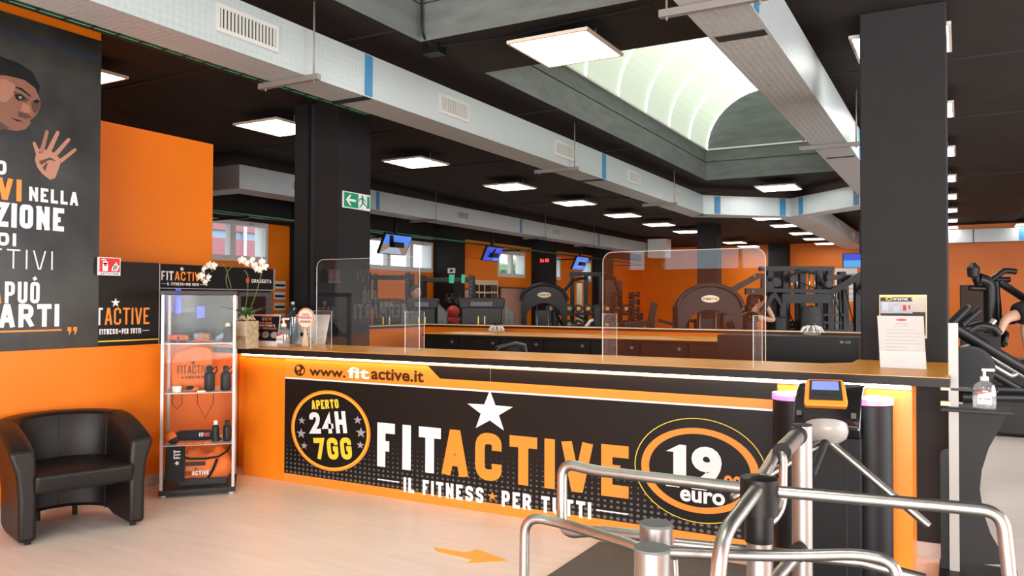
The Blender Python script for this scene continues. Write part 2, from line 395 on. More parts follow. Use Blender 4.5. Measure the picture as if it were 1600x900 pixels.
def words(mb, pl, s, u0, u1, v0, v1, t=None, gap=.22, e=.0015, lean=0, d=0):
    """block letters filling u0..u1 x v0..v1 on plane pl, stroke t"""
    h = v1-v0; tot = sum(gw(c) for c in s)+gap*(len(s)-1); k = (u1-u0)/tot; t = t or min(h*.16, k*.3)
    x = u0; sgn = 1; ns = 0
    for c in s:
        wd = gw(c)*k
        for st in GL.get(c, []):
            ht = t/2; P = []; ns += 1; ee = e+.00035*(ns % 4)
            for q in st:
                P.append((x+ht+q[0]*max(wd-t, 0) if c != 'I' else x+wd/2, v0+ht+q[1]*(h-t), len(q) > 2))
            # round corners
            pts = [Vector(P[0][:2])]
            for i in range(1, len(P)-1):
                p = Vector(P[i][:2])
                if P[i][2]:
                    a = Vector(P[i-1][:2]); b = Vector(P[i+1][:2]); r = max(wd-t, .001)*.5
                    d1 = a-p; d2 = b-p; la = d1.length*.5; lb = d2.length*.5; ra = min(r, la); rb = min(r, lb)
                    if d1.length > 0 and d2.length > 0:
                        s_ = p+d1.normalized()*ra; e_ = p+d2.normalized()*rb
                        for kk in range(6):
                            tt = kk/5; pts.append((1-tt)**2*s_+2*tt*(1-tt)*p+tt*tt*e_)
                        continue
                pts.append(p)
            pts.append(Vector(P[-1][:2]))
            cl = [pts[0]]
            for p in pts[1:]:
                if (p-cl[-1]).length > 1e-5: cl.append(p)
            if len(cl) < 2: continue
            closed = (cl[0]-cl[-1]).length < 1e-4
            if not closed:
                for i0, i1, q in ((0, 1, st[0]), (-1, -2, st[-1])):
                    dv = cl[i0]-cl[i1]
                    if (abs(dv.y) > abs(dv.x) and q[1] in (0, 1)) or (abs(dv.x) >= abs(dv.y) and q[0] in (0, 1)): cl[i0] = cl[i0]+dv.normalized()*ht
            L = []; Rr = []; n = len(cl)
            for i, p in enumerate(cl):
                if closed and i in (0, n-1): d1 = (cl[1]-cl[0]).normalized(); d2 = (cl[-1]-cl[-2]).normalized()
                elif i == 0: d1 = d2 = (cl[1]-p).normalized()
                elif i == n-1: d1 = d2 = (p-cl[-2]).normalized()
                else: d1 = (cl[i+1]-p).normalized(); d2 = (p-cl[i-1]).normalized()
                dd = (d1+d2); dd = dd.normalized() if dd.length > 1e-4 else d1
                nn = Vector((-dd.y, dd.x)); sc_ = 1/max(.45, nn.dot(Vector((-d1.y, d1.x))))
                L.append(p+nn*ht*sc_); Rr.append(p-nn*ht*sc_)
            for i in range(n-1):
                q = [L[i], L[i+1], Rr[i+1], Rr[i]]
                # keep diagonal ends inside the line height
                q = [Vector((z.x, min(max(z.y, v0 if min(P[0][1], P[-1][1]) >= v0 else -9), max(v1, P[0][1]+ht, P[-1][1]+ht)))) for z in q]
                mb.poly([pl(z.x+lean*(z.y-v0), z.y, ee+.00008*(i % 2)) for z in q])
        x += wd+gap*k
    return mb
FONT_CACHE = {}
def font_text(mb, pl, s, u0, u1, v0, v1, e=.0015, bold=.02):
    cu = bpy.data.curves.new('t', 'FONT'); cu.body = s; cu.size = 1; cu.offset = bold; cu.resolution_u = 4; cu.space_character = 1.02
    o = bpy.data.objects.new('t', cu); COL.objects.link(o)
    dg = bpy.context.evaluated_depsgraph_get(); me = bpy.data.meshes.new_from_object(o.evaluated_get(dg))
    vs_ = [v.co for v in me.vertices]
    if vs_:
        x0 = min(v.x for v in vs_); x1 = max(v.x for v in vs_); y0 = min(v.y for v in vs_); y1 = max(v.y for v in vs_)
        b = len(mb.v)
        for v in vs_: mb.v.append(tuple(pl(u0+(v.x-x0)/(x1-x0)*(u1-u0), v0+(v.y-y0)/(y1-y0)*(v1-v0), e)))
        for p in me.polygons: mb.face([b+i for i in p.vertices])
    bpy.data.objects.remove(o); bpy.data.curves.remove(cu); bpy.data.meshes.remove(me)
    return mb
def star(mb, pl, cu, cv, ru, rv, e=.0015, rot=0, inner=.40):
    p = []
    for k in range(10):
        a = pi/2+rot+k*pi/5; r = 1 if k % 2 == 0 else inner
        p.append(pl(cu+cos(a)*ru*r, cv+sin(a)*rv*r, e))
    c = pl(cu, cv, e)
    for k in range(10): mb.poly([c, p[k], p[(k+1) % 10]])
    return mb
def disc(mb, pl, cu, cv, ru, rv, e=.0015, n=48, ri=0):
    if ri == 0: mb.poly([pl(cu+ru*cos(2*pi*k/n), cv+rv*sin(2*pi*k/n), e) for k in range(n)])
    else:
        for k in range(n):
            a, b = 2*pi*k/n, 2*pi*(k+1)/n
            mb.poly([pl(cu+ru*cos(a), cv+rv*sin(a), e), pl(cu+ru*cos(b), cv+rv*sin(b), e), pl(cu+ru*ri*cos(b), cv+rv*ri*sin(b), e), pl(cu+ru*ri*cos(a), cv+rv*ri*sin(a), e)])
    return mb
def rect(mb, pl, u0, u1, v0, v1, e=.0015):
    return mb.poly([pl(u0, v0, e), pl(u1, v0, e), pl(u1, v1, e), pl(u0, v1, e)])
def logo(mb, pl, u0, u1, v0, v1, cw='white_print', co_='orange_print', sub=True, e=.0015, cs=None):
    """the gym's sign: star, FITACTIVE, small line below, filling the rectangle"""
    h = v1-v0; wd = u1-u0; lw = u0+wd*.335
    vb = v0+h*(.26 if sub else 0); vt = v0+h*.74
    mb.use(cw); words(mb, pl, 'FIT', u0, u0+wd*.270, vb, vt, gap=.24, e=e, t=wd*.030)
    star(mb, pl, u0+wd*.46, v0+h*.88, h*.15, h*.14, e)
    mb.use(co_); words(mb, pl, 'ACTIVE', u0+wd*.300, u1, vb, vt, gap=.24, e=e, t=wd*.030)
    if sub:
        mb.use(cs or cw)
        words(mb, pl, 'IL FITNESS', u0+wd*.13, u0+wd*.50, v0, v0+h*.15, gap=.3, e=e, t=h*.035)
        words(mb, pl, 'PER TUTTI', u0+wd*.56, u0+wd*.86, v0, v0+h*.15, gap=.3, e=e, t=h*.035)
        rect(mb, pl, u0, u0+wd*.10, v0+h*.065, v0+h*.085, e); rect(mb, pl, u0+wd*.89, u1, v0+h*.065, v0+h*.085, e)
        star(mb, pl, u0+wd*.53, v0+h*.075, h*.05, h*.05, e)
    return mb

# ================================================================== STRUCTURE
def struct(mb, name, m=None, **k): return tag(mb.build(name, m, **k), kind='structure')
ZC = 3.68
struct(MB().box(-14, 6, -5, 30, -.1, 0), 'floor', 'vinyl_floor')
# ceiling with two skylight wells
wx0, wx1 = -3.85, -1.75
c = MB()
c.box(-11, wx0, -5, 30, ZC, ZC+.15).box(wx1, 6, -5, 30, ZC, ZC+.15)
c.box(wx0, wx1, -5, -2.2, ZC, ZC+.15).box(wx0, wx1, 5.315, 6.32, ZC, ZC+.15).box(wx0, wx1, 13.75, 30, ZC, ZC+.15)
struct(c, 'ceiling', 'ceiling_black')
# shallow ceiling board joints
cj = MB()
for y in (2.6, 4.98, 7.9, 10.4, 15.2, 18.4): cj.box(-11, wx0-.02, y, y+.025, ZC-.012, ZC); cj.box(wx1+.02, 6, y, y+.025, ZC-.012, ZC)
for x in (-8.4, -5.2, 1.2, 3.6): cj.box(x, x+.02, -5, 30, ZC-.010, ZC)
struct(cj, 'trim_1', 'black_paint')
# wells
def well(n, y0, y1):
    m = MB(); t = .12; z1 = ZC+.53
    for (a0, a1, b0, b1) in ((wx0-t, wx0, y0-t, y1+t), (wx1, wx1+t, y0-t, y1+t), (wx0, wx1, y0-t, y0), (wx0, wx1, y1, y1+t)):
        g_ = .006; m.box(a0-(0 if a1 <= wx0 else g_ if a0 >= wx1 else 0), a1+(g_ if a1 <= wx0 else 0), b0-(g_ if b0 >= y1 else 0), b1+(g_ if b1 <= y0 else 0), ZC+.0005, ZC+.30)
    struct(m, 'trim_%d' % n, 'curb_paint')
    m = MB(); s = .035
    for (a0, a1, b0, b1) in ((wx0-t, wx0-s, y0-t, y1+t), (wx1+s, wx1+t, y0-t, y1+t), (wx0-s, wx1+s, y0-t, y0-s), (wx0-s, wx1+s, y1+s, y1+t)):
        m.box(a0, a1, b0, b1, ZC+.30, ZC+.325)
    for (a0, a1, b0, b1) in ((wx0-t, wx0-.01, y0-t, y1+t), (wx1+.01, wx1+t, y0-t, y1+t), (wx0-.01, wx1+.01, y0-t, y0-.01), (wx0-.01, wx1+.01, y1+.01, y1+t)):
        m.box(a0, a1, b0, b1, ZC+.325, z1)
    # arched end walls
    cx = (wx0+wx1)/2; R = (wx1-wx0)/2
    for yy in (y0-.05, y1+.01):
        pts = [(cx+R*cos(pi*k/24), z1+R*.92*sin(pi*k/24)) for k in range(25)]
        m.prism(pts, lambda u, v, w_, yy=yy: (u, yy+w_, v), .04)
    struct(m, 'trim_%d' % (n+1), 'curb_paint')
    # translucent barrel vault with ribs
    v = MB(); v.sm = True
    N = 28
    for k in range(N):
        a, b = pi*k/N, pi*(k+1)/N
        v.poly([(cx+R*cos(a), y0, z1+R*.92*sin(a)), (cx+R*cos(b), y0, z1+R*.92*sin(b)), (cx+R*cos(b), y1, z1+R*.92*sin(b)), (cx+R*cos(a), y1, z1+R*.92*sin(a))])
    root = thing('skylight', ['white translucent barrel skylight behind the large silver duct, above the counter', 'white translucent skylight nearest the camera at the top edge of the photo'][n == 4], 'skylight', (cx, (y0+y1)/2, z1))
    v.build('glazing', 'vault_skin', root, world=True)
    k = 0; y = y1-.02
    while y > y0:
        r = MB()
        r.tube([(cx+(R-.015)*cos(pi*q/20), y, z1+(R-.015)*.92*sin(pi*q/20)) for q in range(21)], .016, 6)
        r.build('rib', 'vault_rib', root, world=True); y -= 1.03; k += 1
    e = MB(); e.box(wx0, wx0+.02, y0, y1, z1-.015, z1+.01); e.box(wx1-.02, wx1, y0, y1, z1-.015, z1+.01); e.box(wx0, wx1, y1-.02, y1, z1-.015, z1+.01)
    e.build('edge_profile', 'window_white', root, world=True)
well(2, 6.32, 13.75); well(4, -2.2, 5.315)
# walls
XL = -5.92
m = MB(); m.box(XL-.12, XL, -5, 3.895, 0, ZC); struct(m, 'wall_left', 'orange_wall')
m = MB(); m.box(XL-.12, XL, 3.895, 5.75, 0, 1.19); struct(m, 'wall_left_low', 'orange_wall')
m = MB(); m.box(-6.72, -6.6, 3.6, 5.565, 0, 3.14); struct(m, 'wall_left_partition', 'orange_wall')
m = MB(); m.box(XL, XL+.015, -5, 3.9, 0, .10); m.box(XL, XL+.015, 3.9, 5.2, 0, .10); struct(m, 'baseboard_left', 'skirting')
m = MB(); m.box(-11.2, XL-.12, 3.0, 3.2, 0, ZC); struct(m, 'wall_back_left', 'black_paint')
# far window wall at x=-11
WX = -11
wins = [(8.9, 10.5, 2, .02), (13.2, 15.7, 3, 0), (16.25, 17.0, 1, 0), (18.8, 20.35, 2, 0), (21.6, 22.7, 1, 0), (24.3, 25.1, 1, 0)]
WZ0, WZ1 = 2.30, 2.93
m = MB(); m.box(WX-.3, WX, 3.2, 30, 0, WZ0); m.box(WX-.3, WX, 3.2, 30, WZ1, 3.15)
y = 3.2
for a, b, n, q in wins: m.box(WX-.3, WX, y, a, WZ0, WZ1); y = b
m.box(WX-.3, WX, y, 30, WZ0, WZ1); struct(m, 'wall_windows', 'orange_wall')
m = MB(); m.box(WX-.3, WX, 3.2, 30, 3.15, ZC+.1); m.box(WX, WX+.05, 3.2, 16.3, 2.96, ZC); struct(m, 'wall_windows_upper', 'black_paint')
for i, (a, b, n, q) in enumerate(wins):
    fr = MB(); X0, X1 = WX-.10, WX+.02
    fr.box(X0, X1, a, b, WZ0-.05, WZ0+.05).box(X0, X1, a, b, WZ1-.05, WZ1+.05).box(X0, X1, a, a+.06, WZ0+.05, WZ1-.05).box(X0, X1, b-.06, b, WZ0+.05, WZ1-.05)
    for k in range(1, n): yy = a+(b-a)*k/n; fr.box(X0, X1, yy-.06, yy+.06, WZ0+.05, WZ1-.05)
    fr.box(WX-.3, X0, a, a+.012, WZ0, WZ1).box(WX-.3, X0, b-.012, b, WZ0, WZ1).box(WX-.3, X0, a, b, WZ0, WZ0+.012).box(WX-.3, X0, a, b, WZ1-.012, WZ1)
    W = struct(fr, 'window_%d' % (i+1), 'window_white')
    for k in range(n):
        y0 = a+(b-a)*k/n+.06; y1 = a+(b-a)*(k+1)/n-.06
        MB().box(WX-.06, WX-.05, y0, y1, WZ0+.05, WZ1-.05).build('pane', 'glass', W)
        MB().box(WX+.02, WX+.05, (y0+y1)/2-.03, (y0+y1)/2+.03, WZ1-.03, WZ1+.0).build('handle', 'grille', W)
m = MB(); m.box(-11.3, -1.0, 30, 30.2, 0, ZC); struct(m, 'wall_far', 'orange_wall')
m = MB(); m.box(-1.0, 6, 24.8, 25, 0, ZC); m.box(-1.0, -.8, 25, 30, 0, ZC); struct(m, 'wall_far_right', 'orange_wall')
m = MB(); m.box(6, 6.15, -5, 1.8, 0, ZC).box(6, 6.15, 10.2, 25, 0, ZC).box(6, 6.15, 1.8, 10.2, 0, .4).box(6, 6.15, 1.8, 10.2, 2.95, ZC); struct(m, 'wall_right', 'orange_wall')
# entrance wall behind the camera with its strip windows and glazed door
m = MB(); m.box(-12, -2.1, -5.2, -5, 0, 2.22).box(-12, 6.1, -5.2, -5, 2.66, ZC).box(-12, -8.2, -5.2, -5, 2.22, 2.66).box(5.1, 6.1, -5.2, -5, 0, 2.66).box(-5.55, -5.3, -5.2, -5, 2.22, 2.66)
struct(m, 'wall_entrance', 'orange_wall')
m = MB()
for x in (-8.2, -6.8, -5.6, -5.25, -3.7, -2.1): m.box(x-.03, x+.03, -5.15, -5.05, 2.22, 2.66)
for x in (-2.1, -.6, .9, 2.1, 3.6, 5.1): m.box(x-.04, x+.04, -5.15, -5.05, 0, 2.66)
struct(m, 'window_7', 'window_white')

# columns
def column(x0, x1, y0, y1, label, lip=False, name='column'):
    m = MB(); m.box(x0, x1, y0, y1, 0, ZC)
    o = m.build(name, 'column_paint'); 
    tag(o, kind='structure'); return o
cA = thing('column', 'black painted column with the green exit sign behind the counter', 'column', (-5.95, 6.66, 0))
MB().box(-6.02, -5.68, 6.4, 6.92, 0, ZC).build('shaft', 'column_paint', cA, world=True)
MB().box(-6.12, -6.02, 6.46, 6.9, 0, ZC).build('recess', 'dark_gap', cA, world=True)
MB().box(-6.30, -6.12, 6.4, 6.92, 0, ZC).build('pilaster', 'column_paint', cA, world=True)
cB = MB().box(-.64, -.08, 6.35, 6.9, 0, ZC).build('column', 'column_paint', bevel=.01); tag(cB, 'large black square column rising behind the right end of the counter', 'column')
m = MB().box(-6.22, -5.70, 21.3, 21.85, 0, ZC).build('column', 'column_paint'); tag(m, 'black free standing column behind the curved gym machine', 'column')
m = MB().box(-6.0, -5.35, 29.4, 29.98, 0, ZC).build('column', 'column_paint'); tag(m, 'black column farthest back against the orange end wall', 'column')
for (y, lb) in ((11.05, 'black wall pier just left of the column with the exit sign'), (15.75, 'black wall pier with the white timer box, beside three windows'), (20.75, 'black wall pier carrying the red digital clock'), (25.2, 'last black wall pier of the window wall')):
    o = MB().box(-10.99, -10.42, y, y+.5, 0, ZC).build('wall_pier', 'column_paint'); tag(o, lb, 'pier')
# grey wall stub and skirting seen right of the counter, below the worktop
m = MB(); m.box(-.36, -.07, 5.55, 6.34, 0, 1.085); struct(m, 'wall_stub', 'column_paint')
m = MB(); m.box(-.36, -.06, 5.535, 5.55, 0, .09); struct(m, 'baseboard_stub', 'skirting')

# outside world seen through the windows
b = thing('office_building', 'pale building with red panels outside the left window', 'building', (-24, 18, 0))
MB().box(-26, -24, 8, 24.5, 0, 5.4).build('wall', 'facade_blue', b, world=True)
for z in (3.1, 4.2): MB().box(-24, -23.9, 8, 24.5, z, z+.8).build('red_band', 'facade_red', b, world=True)
for k in range(8): MB().box(-23.92, -23.84, 9+k*2.1, 9.12+k*2.1, 0, 5.4).build('mullion', 'facade_white', b, world=True)
tag(MB().box(-70, -11.3, -20, 90, -.2, -.1).build('ground_outside', 'ground_out'), kind='structure')
for i, (x, y, s) in enumerate(((-24, 44, 1.7), (-26, 50, 2.0), (-22, 52, 1.9), (-22, 60, 2.2), (-20, 66, 2.0))):
    t = thing('tree', 'bushy green tree outside the far gym windows', 'tree', (x, y, -.1), group='trees outside the windows')
    MB().cyl(0, 0, 0, 2, .1).build('trunk', 'stem', t)
    f = MB()
    for k in range(70):
        a = random.random()*6.28; u = random.random()**.5*s; f.ball((cos(a)*u, sin(a)*u, 2.6+random.uniform(-1.3, 1.5)), random.uniform(.25, .5), n=6, m=4)
    tag(f.build('crown', 'foliage', t), kind='stuff')

# ================================================================== CEILING LIGHTS
def lamp(cx, cy, label, group, sx=.68, sy=.70, zb=3.55):
    t = thing('ceiling_light', label, 'light', (cx, cy, zb), 0, group)
    x, y = sx/2, sy/2
    MB().box(-x+.02, x-.02, -y+.02, y-.02, .002, .01).build('diffuser', 'lamp_diffuser', t)
    f = MB(); f.box(-x, x, -y, -y+.02, -.003, .012).box(-x, x, y-.02, y, -.003, .012).box(-x, -x+.02, -y+.02, y-.02, -.003, .012).box(x-.02, x, -y+.02, y-.02, -.003, .012)
    f.box(-x, x, -y, y, .012, .022)
    f.build('frame', 'lamp_frame', t)
    for a in (-.25, .25): MB().cyl(a, 0, .022, .13, .006, 6).build('hanger', 'galvanised', t)
    return t
L0 = lamp(-2.714, 5.705, 'largest square ceiling light, hanging beside the near skylight', None, .68, .72)
def lampcopy(x, y, label, group=None):
    d = dup(L0, (x, y, 3.55), label=label)
    if group: d['group'] = group
    return d
lampcopy(-6.86, 4.2, 'ceiling light cut by the right edge of the boxer poster')
lampcopy(-6.86, 6.70, 'ceiling light half hidden by the column with the exit sign')
lampcopy(-6.84, 9.35, 'ceiling light right of the exit sign column, first of the row')
lampcopy(-6.83, 12.1, 'second ceiling light from the exit sign column')
lampcopy(-6.80, 14.7, 'third ceiling light from the exit sign column')
lampcopy(-6.78, 17.3, 'fourth ceiling light from the exit sign column')
lampcopy(-6.75, 19.75, 'fifth ceiling light from the exit sign column')
lampcopy(-6.72, 22.1, 'sixth ceiling light, touching the far free standing column')
lampcopy(-6.55, 26.8, 'small far ceiling light right of the free standing column')
lampcopy(-6.55, 28.8, 'farthest ceiling light of the left row, before the end wall')
lampcopy(-2.76, 14.4, 'wide ceiling light just beyond the skylight end')
ORD = ['first', 'second', 'third', 'fourth', 'fifth', 'sixth', 'seventh', 'eighth', 'ninth', 'tenth']
for i, y in enumerate((19.4, 21.5, 24.1, 26.4, 28.6)): lampcopy(-3.95, y, ORD[i]+' nearest ceiling light in the row left of the distant duct', 'row of distant lights beside the far duct')
for i, y in enumerate((6.85, 9.4, 12.0, 14.6, 17.1, 19.6, 22.0, 24.0)):
    lampcopy(-.39, y, ['topmost ceiling light right of the large black column', 'second ceiling light from the top right of the large column', 'third ceiling light from the top right of the large column'][i] if i < 3 else ORD[i]+' ceiling light from the top in the row right of the large column', None if i < 3 else 'distant lights right of the large column')
lampcopy(1.55, 24.0, 'ceiling light at the far right edge above the white duct')
for k, (x, y) in enumerate(((-.4, 1.6), (-.4, -1.2), (-4.9, .9), (-4.9, -1.7), (3.0, 1.6), (3, 6.8), (3, 12))): lampcopy(x, y, ORD[k]+' added lobby fill panel, unseen behind or right of the camera', 'added lobby fill panels out of view')  # extra panels out of view, added to brighten the lobby floor

# ================================================================== DUCTS
def duct(name_label, cat_loc, segs):
    """segs: list of (footprint quad corners in xy) boxes z 3.16-3.5"""
    t = thing('air_duct', name_label, 'duct', cat_loc)
    for q in segs:
        m = MB(); z0, z1 = 3.16, 3.50
        m.hexa([(x, y, z0) for x, y in q]+[(x, y, z1) for x, y in q])
        m.build('duct_section', 'duct_foil', t, world=True)
    return t
def flange(t, pts2):      # thin folded corner beads along joint
    pass
def grille(t, x, y0, y1, z0=3.245, z1=3.425, n=14, detail=True):
    f = MB(); w_ = .028
    f.box(x, x+.012, y0, y1, z0, z0+w_).box(x, x+.012, y0, y1, z1-w_, z1).box(x, x+.012, y0, y0+w_, z0+w_, z1-w_).box(x, x+.012, y1-w_, y1, z0+w_, z1-w_)
    g = f.build('vent', 'grille', t, world=True)
    MB().box(x, x+.002, y0+w_, y1-w_, z0+w_, z1-w_).build('backing', 'dark_gap', g, world=False) if False else None
    k = MB().box(x, x+.002, y0+w_, y1-w_, z0+w_, z1-w_)
    k.v = [(a-t.location.x, b-t.location.y, c_-t.location.z) for a, b, c_ in k.v]; k.build('backing', 'dark_gap', g)
    s = MB()
    for i in range(n):
        yy = y0+w_+(y1-y0-2*w_)*(i+.5)/n; s.box(x+.002, x+.012, yy-.006, yy+.006, z0+w_, z1-w_)
    s.v = [(a-t.location.x, b-t.location.y, c_-t.location.z) for a, b, c_ in s.v]
    o = s.build('louvre', 'grille', g); tag(o, kind='stuff')
def strap(t, x, y, w_=.09, z0=3.17, z1=3.49, under=None):
    MB().box(x, x+.006, y, y+w_, z0, z1).build('blue_tape', 'blue_tape', t, world=True)
    if under: MB().box(under[0], under[1], y, y+w_, 3.154, 3.16).build('joint_strip', 'mid_grey', t, world=True)
def hanger(t, x0, x1, y, rx):
    m = MB(); m.box(x0, x1, y-.02, y+.02, 3.118, 3.158)
    m.build('hanger_channel', 'galvanised', t, world=True)
    for x in rx: MB().cyl(x, y, 3.10, ZC, .007, 8).build('hanger_rod', 'galvanised', t, world=True)
bx0, bx1 = -4.40, -4.06
def q4(x0, x1, y0, y1): return [(x0, y0), (x1, y0), (x1, y1), (x0, y1)]
D1 = duct('long silver duct crossing from the top left to the far bend', (-4.23, 6, 3.16), [q4(bx0, bx1, -4.9, 4.85), q4(bx0, bx1, 4.85, 9.6), q4(bx0, bx1, 9.6, 14.3),
    [(bx1, 14.3), (-2.75, 15.5), (-2.75, 15.9), (bx0, 14.75)], [(-2.75, 15.5), (-1.33, 14.1), (-1.0, 14.45), (-2.75, 15.95)], [(bx0, 14.3), (bx1, 14.3), (bx1, 14.45), (bx0, 14.75)]])
for (a, b_, n) in ((3.43, 3.955, 16), (5.89, 6.385, 16), (8.23, 8.74, 14), (10.55, 11.03, 12), (12.6, 13.0, 10)): grille(D1, bx1, a, b_, n=n)
strap(D1, bx1, 4.87, under=(bx0, bx1)); strap(D1, bx1, 9.62, .12, under=(bx0, bx1))
for y in (1.4, 4.23, 8.62, 12.4): hanger(D1, bx0-.12, bx1+.12, y, (bx0-.06, bx1+.07))
for px_ in (1117, 1219):     # tapes on the oblique section (front face follows its own line)
    f = (px_-1100)/(1237-1100); x = bx1+(-2.75-bx1)*f; y = 14.3+1.2*f
    d = Vector((-2.75-bx1, 1.2, 0)).normalized(); n_ = Vector((d.y, -d.x, 0)); a = Vector((x, y, 0))+n_*.006; b_ = a+d*.12
    MB().hexa([(a.x, a.y, 3.17), (b_.x, b_.y, 3.17), (b_.x-n_.x*.005, b_.y-n_.y*.005, 3.17), (a.x-n_.x*.005, a.y-n_.y*.005, 3.17), (a.x, a.y, 3.49), (b_.x, b_.y, 3.49), (b_.x-n_.x*.005, b_.y-n_.y*.005, 3.49), (a.x-n_.x*.005, a.y-n_.y*.005, 3.49)]).build('blue_tape', 'blue_tape', D1, world=True)
for f in (.12, .85):
    a = Vector((-2.75+1.42*f, 15.5-1.4*f, 0)); d = Vector((1.42, -1.4, 0)).normalized(); n_ = Vector((-.7, -.72, 0)); a += n_*.006; b_ = a+d*.12
    MB().hexa([(a.x, a.y, 3.17), (b_.x, b_.y, 3.17), (b_.x-n_.x*.005, b_.y-n_.y*.005, 3.17), (a.x-n_.x*.005, a.y-n_.y*.005, 3.17), (a.x, a.y, 3.49), (b_.x, b_.y, 3.49), (b_.x-n_.x*.005, b_.y-n_.y*.005, 3.49), (a.x-n_.x*.005, a.y-n_.y*.005, 3.49)]).build('blue_tape', 'blue_tape', D1, world=True)
D2 = duct('large silver duct passing in front of the skylight towards the black column', (-1.15, 6, 3.16), [q4(-1.325, -.98, -4.9, 4.8), q4(-1.325, -.98, 4.8, 9.4), q4(-1.325, -.98, 9.4, 14.05)])
strap(D2, -.98, 4.45, .10); strap(D2, -.98, 9.6, .1)
MB().box(-1.29, -1.0, 4.80, 4.90, 3.154, 3.16).build('joint_strip', 'mid_grey', D2, world=True)
MB().box(-1.29, -1.0, 9.40, 9.45, 3.154, 3.16).build('joint_strip', 'mid_grey', D2, world=True)
for y in (4.22, 8.6): hanger(D2, -1.44, -.86, y, (-1.40, -.9))
D3 = duct('silver duct along the window wall with a perforated look and small vents', (-8.95, 12, 3.16), [q4(-11, -8.94, 8.0, 8.4), q4(-9.4, -8.94, 8.4, 12.0), q4(-9.4, -8.94, 12.0, 18.0), q4(-9.4, -8.94, 18.0, 25.0), q4(-9.42, -8.5, 25.0, 25.6)])
for (a, b_) in ((9.0, 9.55), (13.6, 14.1), (18.0, 18.5), (22.2, 22.7)): grille(D3, -8.94, a, b_, n=10)
strap(D3, -8.94, 11.05); strap(D3, -8.94, 16.3); strap(D3, -8.94, 20.9)
for y in (12.8, 17.5, 20.5): hanger(D3, -9.5, -8.86, y, (-8.88,))
D4 = duct('distant silver duct continuing beyond the bend to the far gym', (-2.7, 20, 3.16), [q4(-3.0, -2.45, 15.9, 20.0), q4(-3.0, -2.45, 20.0, 25.5)])
for a in (17.0, 19.5, 22.4): grille(D4, -2.45, a, a+.5, n=8)
D5 = duct('white duct along the far right orange wall', (1, 24.3, 3.16), [q4(-.9, 5.9, 24.1, 24.5)])
MB().box(1.30, 1.42, 24.09, 24.1, 3.18, 3.48).build('blue_tape', 'blue_tape', D5, world=True)
for x in (.28, 2.4): MB().box(x, x+.02, 24.085, 24.1, 3.15, 3.51).build('joint_bead', 'mid_grey', D5, world=True)

# cable tray beside duct 1
ct = thing('cable_tray', 'green wire cable tray running just below the long silver duct', 'cable tray', (-4.5, 5, 3.1))
m = MB()
for y in [x*.16-4 for x in range(58)]: m.bar((-4.50, y, 3.165), (-4.405, y, 3.165), .006)
for x in (-4.50, -4.405): m.bar((x, -4, 3.165), (x, 5.4, 3.165), .008)
tag(m.build('wire_mesh', 'black_plastic', ct, world=True), kind='stuff')
for i, (x, mt) in enumerate(((-4.485, 'tray_green'), (-4.462, 'black_plastic'), (-4.440, 'tray_green'))):
    MB().tube([(x+.004*sin(k*1.7+i), -4+k*.47, 3.178) for k in range(21)], .009, 6).build('cable', mt, ct, world=True)
ct2 = thing('cable_tray', 'thin green cable tray under the duct along the window wall', 'cable tray', (-9.9, 14, 2.95))
m = MB().box(-10.0, -9.86, 8.0, 27.2, 2.90, 2.91); m.build('tray_base', 'black_plastic', ct2, world=True)
for y in (9, 13, 18, 22.5, 27): MB().box(-10.99, -9.86, y, y+.04, 2.87, 2.90).build('wall_bracket', 'black_plastic', ct2, world=True)
MB().tube([(-9.9, 8, 2.93), (-9.9, 26, 2.93)], .015, 6).build('cable', 'tray_green', ct2, world=True)
# conduit at the skylight corner
cd = thing('conduit', 'thin black conduit with junction box below the skylight corner', 'conduit', (-3.8, 5.38, 3.6))
MB().tube(fillet([(-3.80, 5.26, 4.3), (-3.80, 5.26, 3.72), (-3.80, 5.40, 3.655), (-3.2, 5.48, 3.655), (-1.9, 5.38, 3.655)], .08), .012, 8).build('pipe', 'grey_frame', cd, world=True)
MB().box(-3.88, -3.72, 5.38, 5.5, 3.60, 3.675).build('junction_box', 'black_plastic', cd, world=True)

# ================================================================== POSTER (left wall)
PX = XL+.012
PW = Plane((PX, 0, 0), (0, 1, 0), (0, 0, 1), (1, 0, 0))       # u = world y, v = world z
post = thing('wall_poster', 'tall dark poster of a boxer face and raised hand with white lettering', 'poster', (PX, 3, 1.2))
MB().use('poster_backdrop').box(XL+.001, PX, 1.6, 3.893, 1.19, 3.60).build('sheet', None, post, world=True)
def PT(px, py): p = at(px, py, 'x', PX); return p.y, p.z
def pts_poly(mb, pts, e=.002):
    mb.poly([PW(*PT(*p), e) for p in pts])
m = MB().use('grey_print'); a = PT(0, 46); b_ = PT(157, 90)
mat('poster_blue', (.025, .035, .06), .4); m = MB().use('poster_blue')
m.poly([PW(1.6, a[1]+.03, .002), PW(3.893, b_[1]+.0, .002), PW(3.893, b_[1]-.035, .002), PW(1.6, a[1]-.02, .002)])
m.build('band', None, post, world=True)
mat('p_skin', (.19, .085, .052), .4); mat('p_skin_l', (.30, .14, .085), .4); mat('p_skin_d', (.075, .033, .022), .4); mat('p_hair', (.008, .007, .007), .4); mat('p_lip', (.23, .075, .06), .4); mat('p_palm', (.40, .20, .13), .4); mat('p_eye', (.25, .2, .18), .4)
fz = MB()   # printed face, drawn to the poster's left
fz.use('p_hair'); pts_poly(fz, [(-40, 80), (0, 88), (28, 98), (50, 112), (62, 134), (60, 150), (46, 135), (20, 122), (-40, 118)], .002)
fz.use('p_skin'); pts_poly(fz, [(-40, 116), (10, 118), (38, 125), (55, 138), (62, 155), (63, 165), (58, 178), (52, 184), (46, 188), (48, 192), (40, 202), (26, 205), (10, 202), (0, 196), (-40, 170)], .0025)
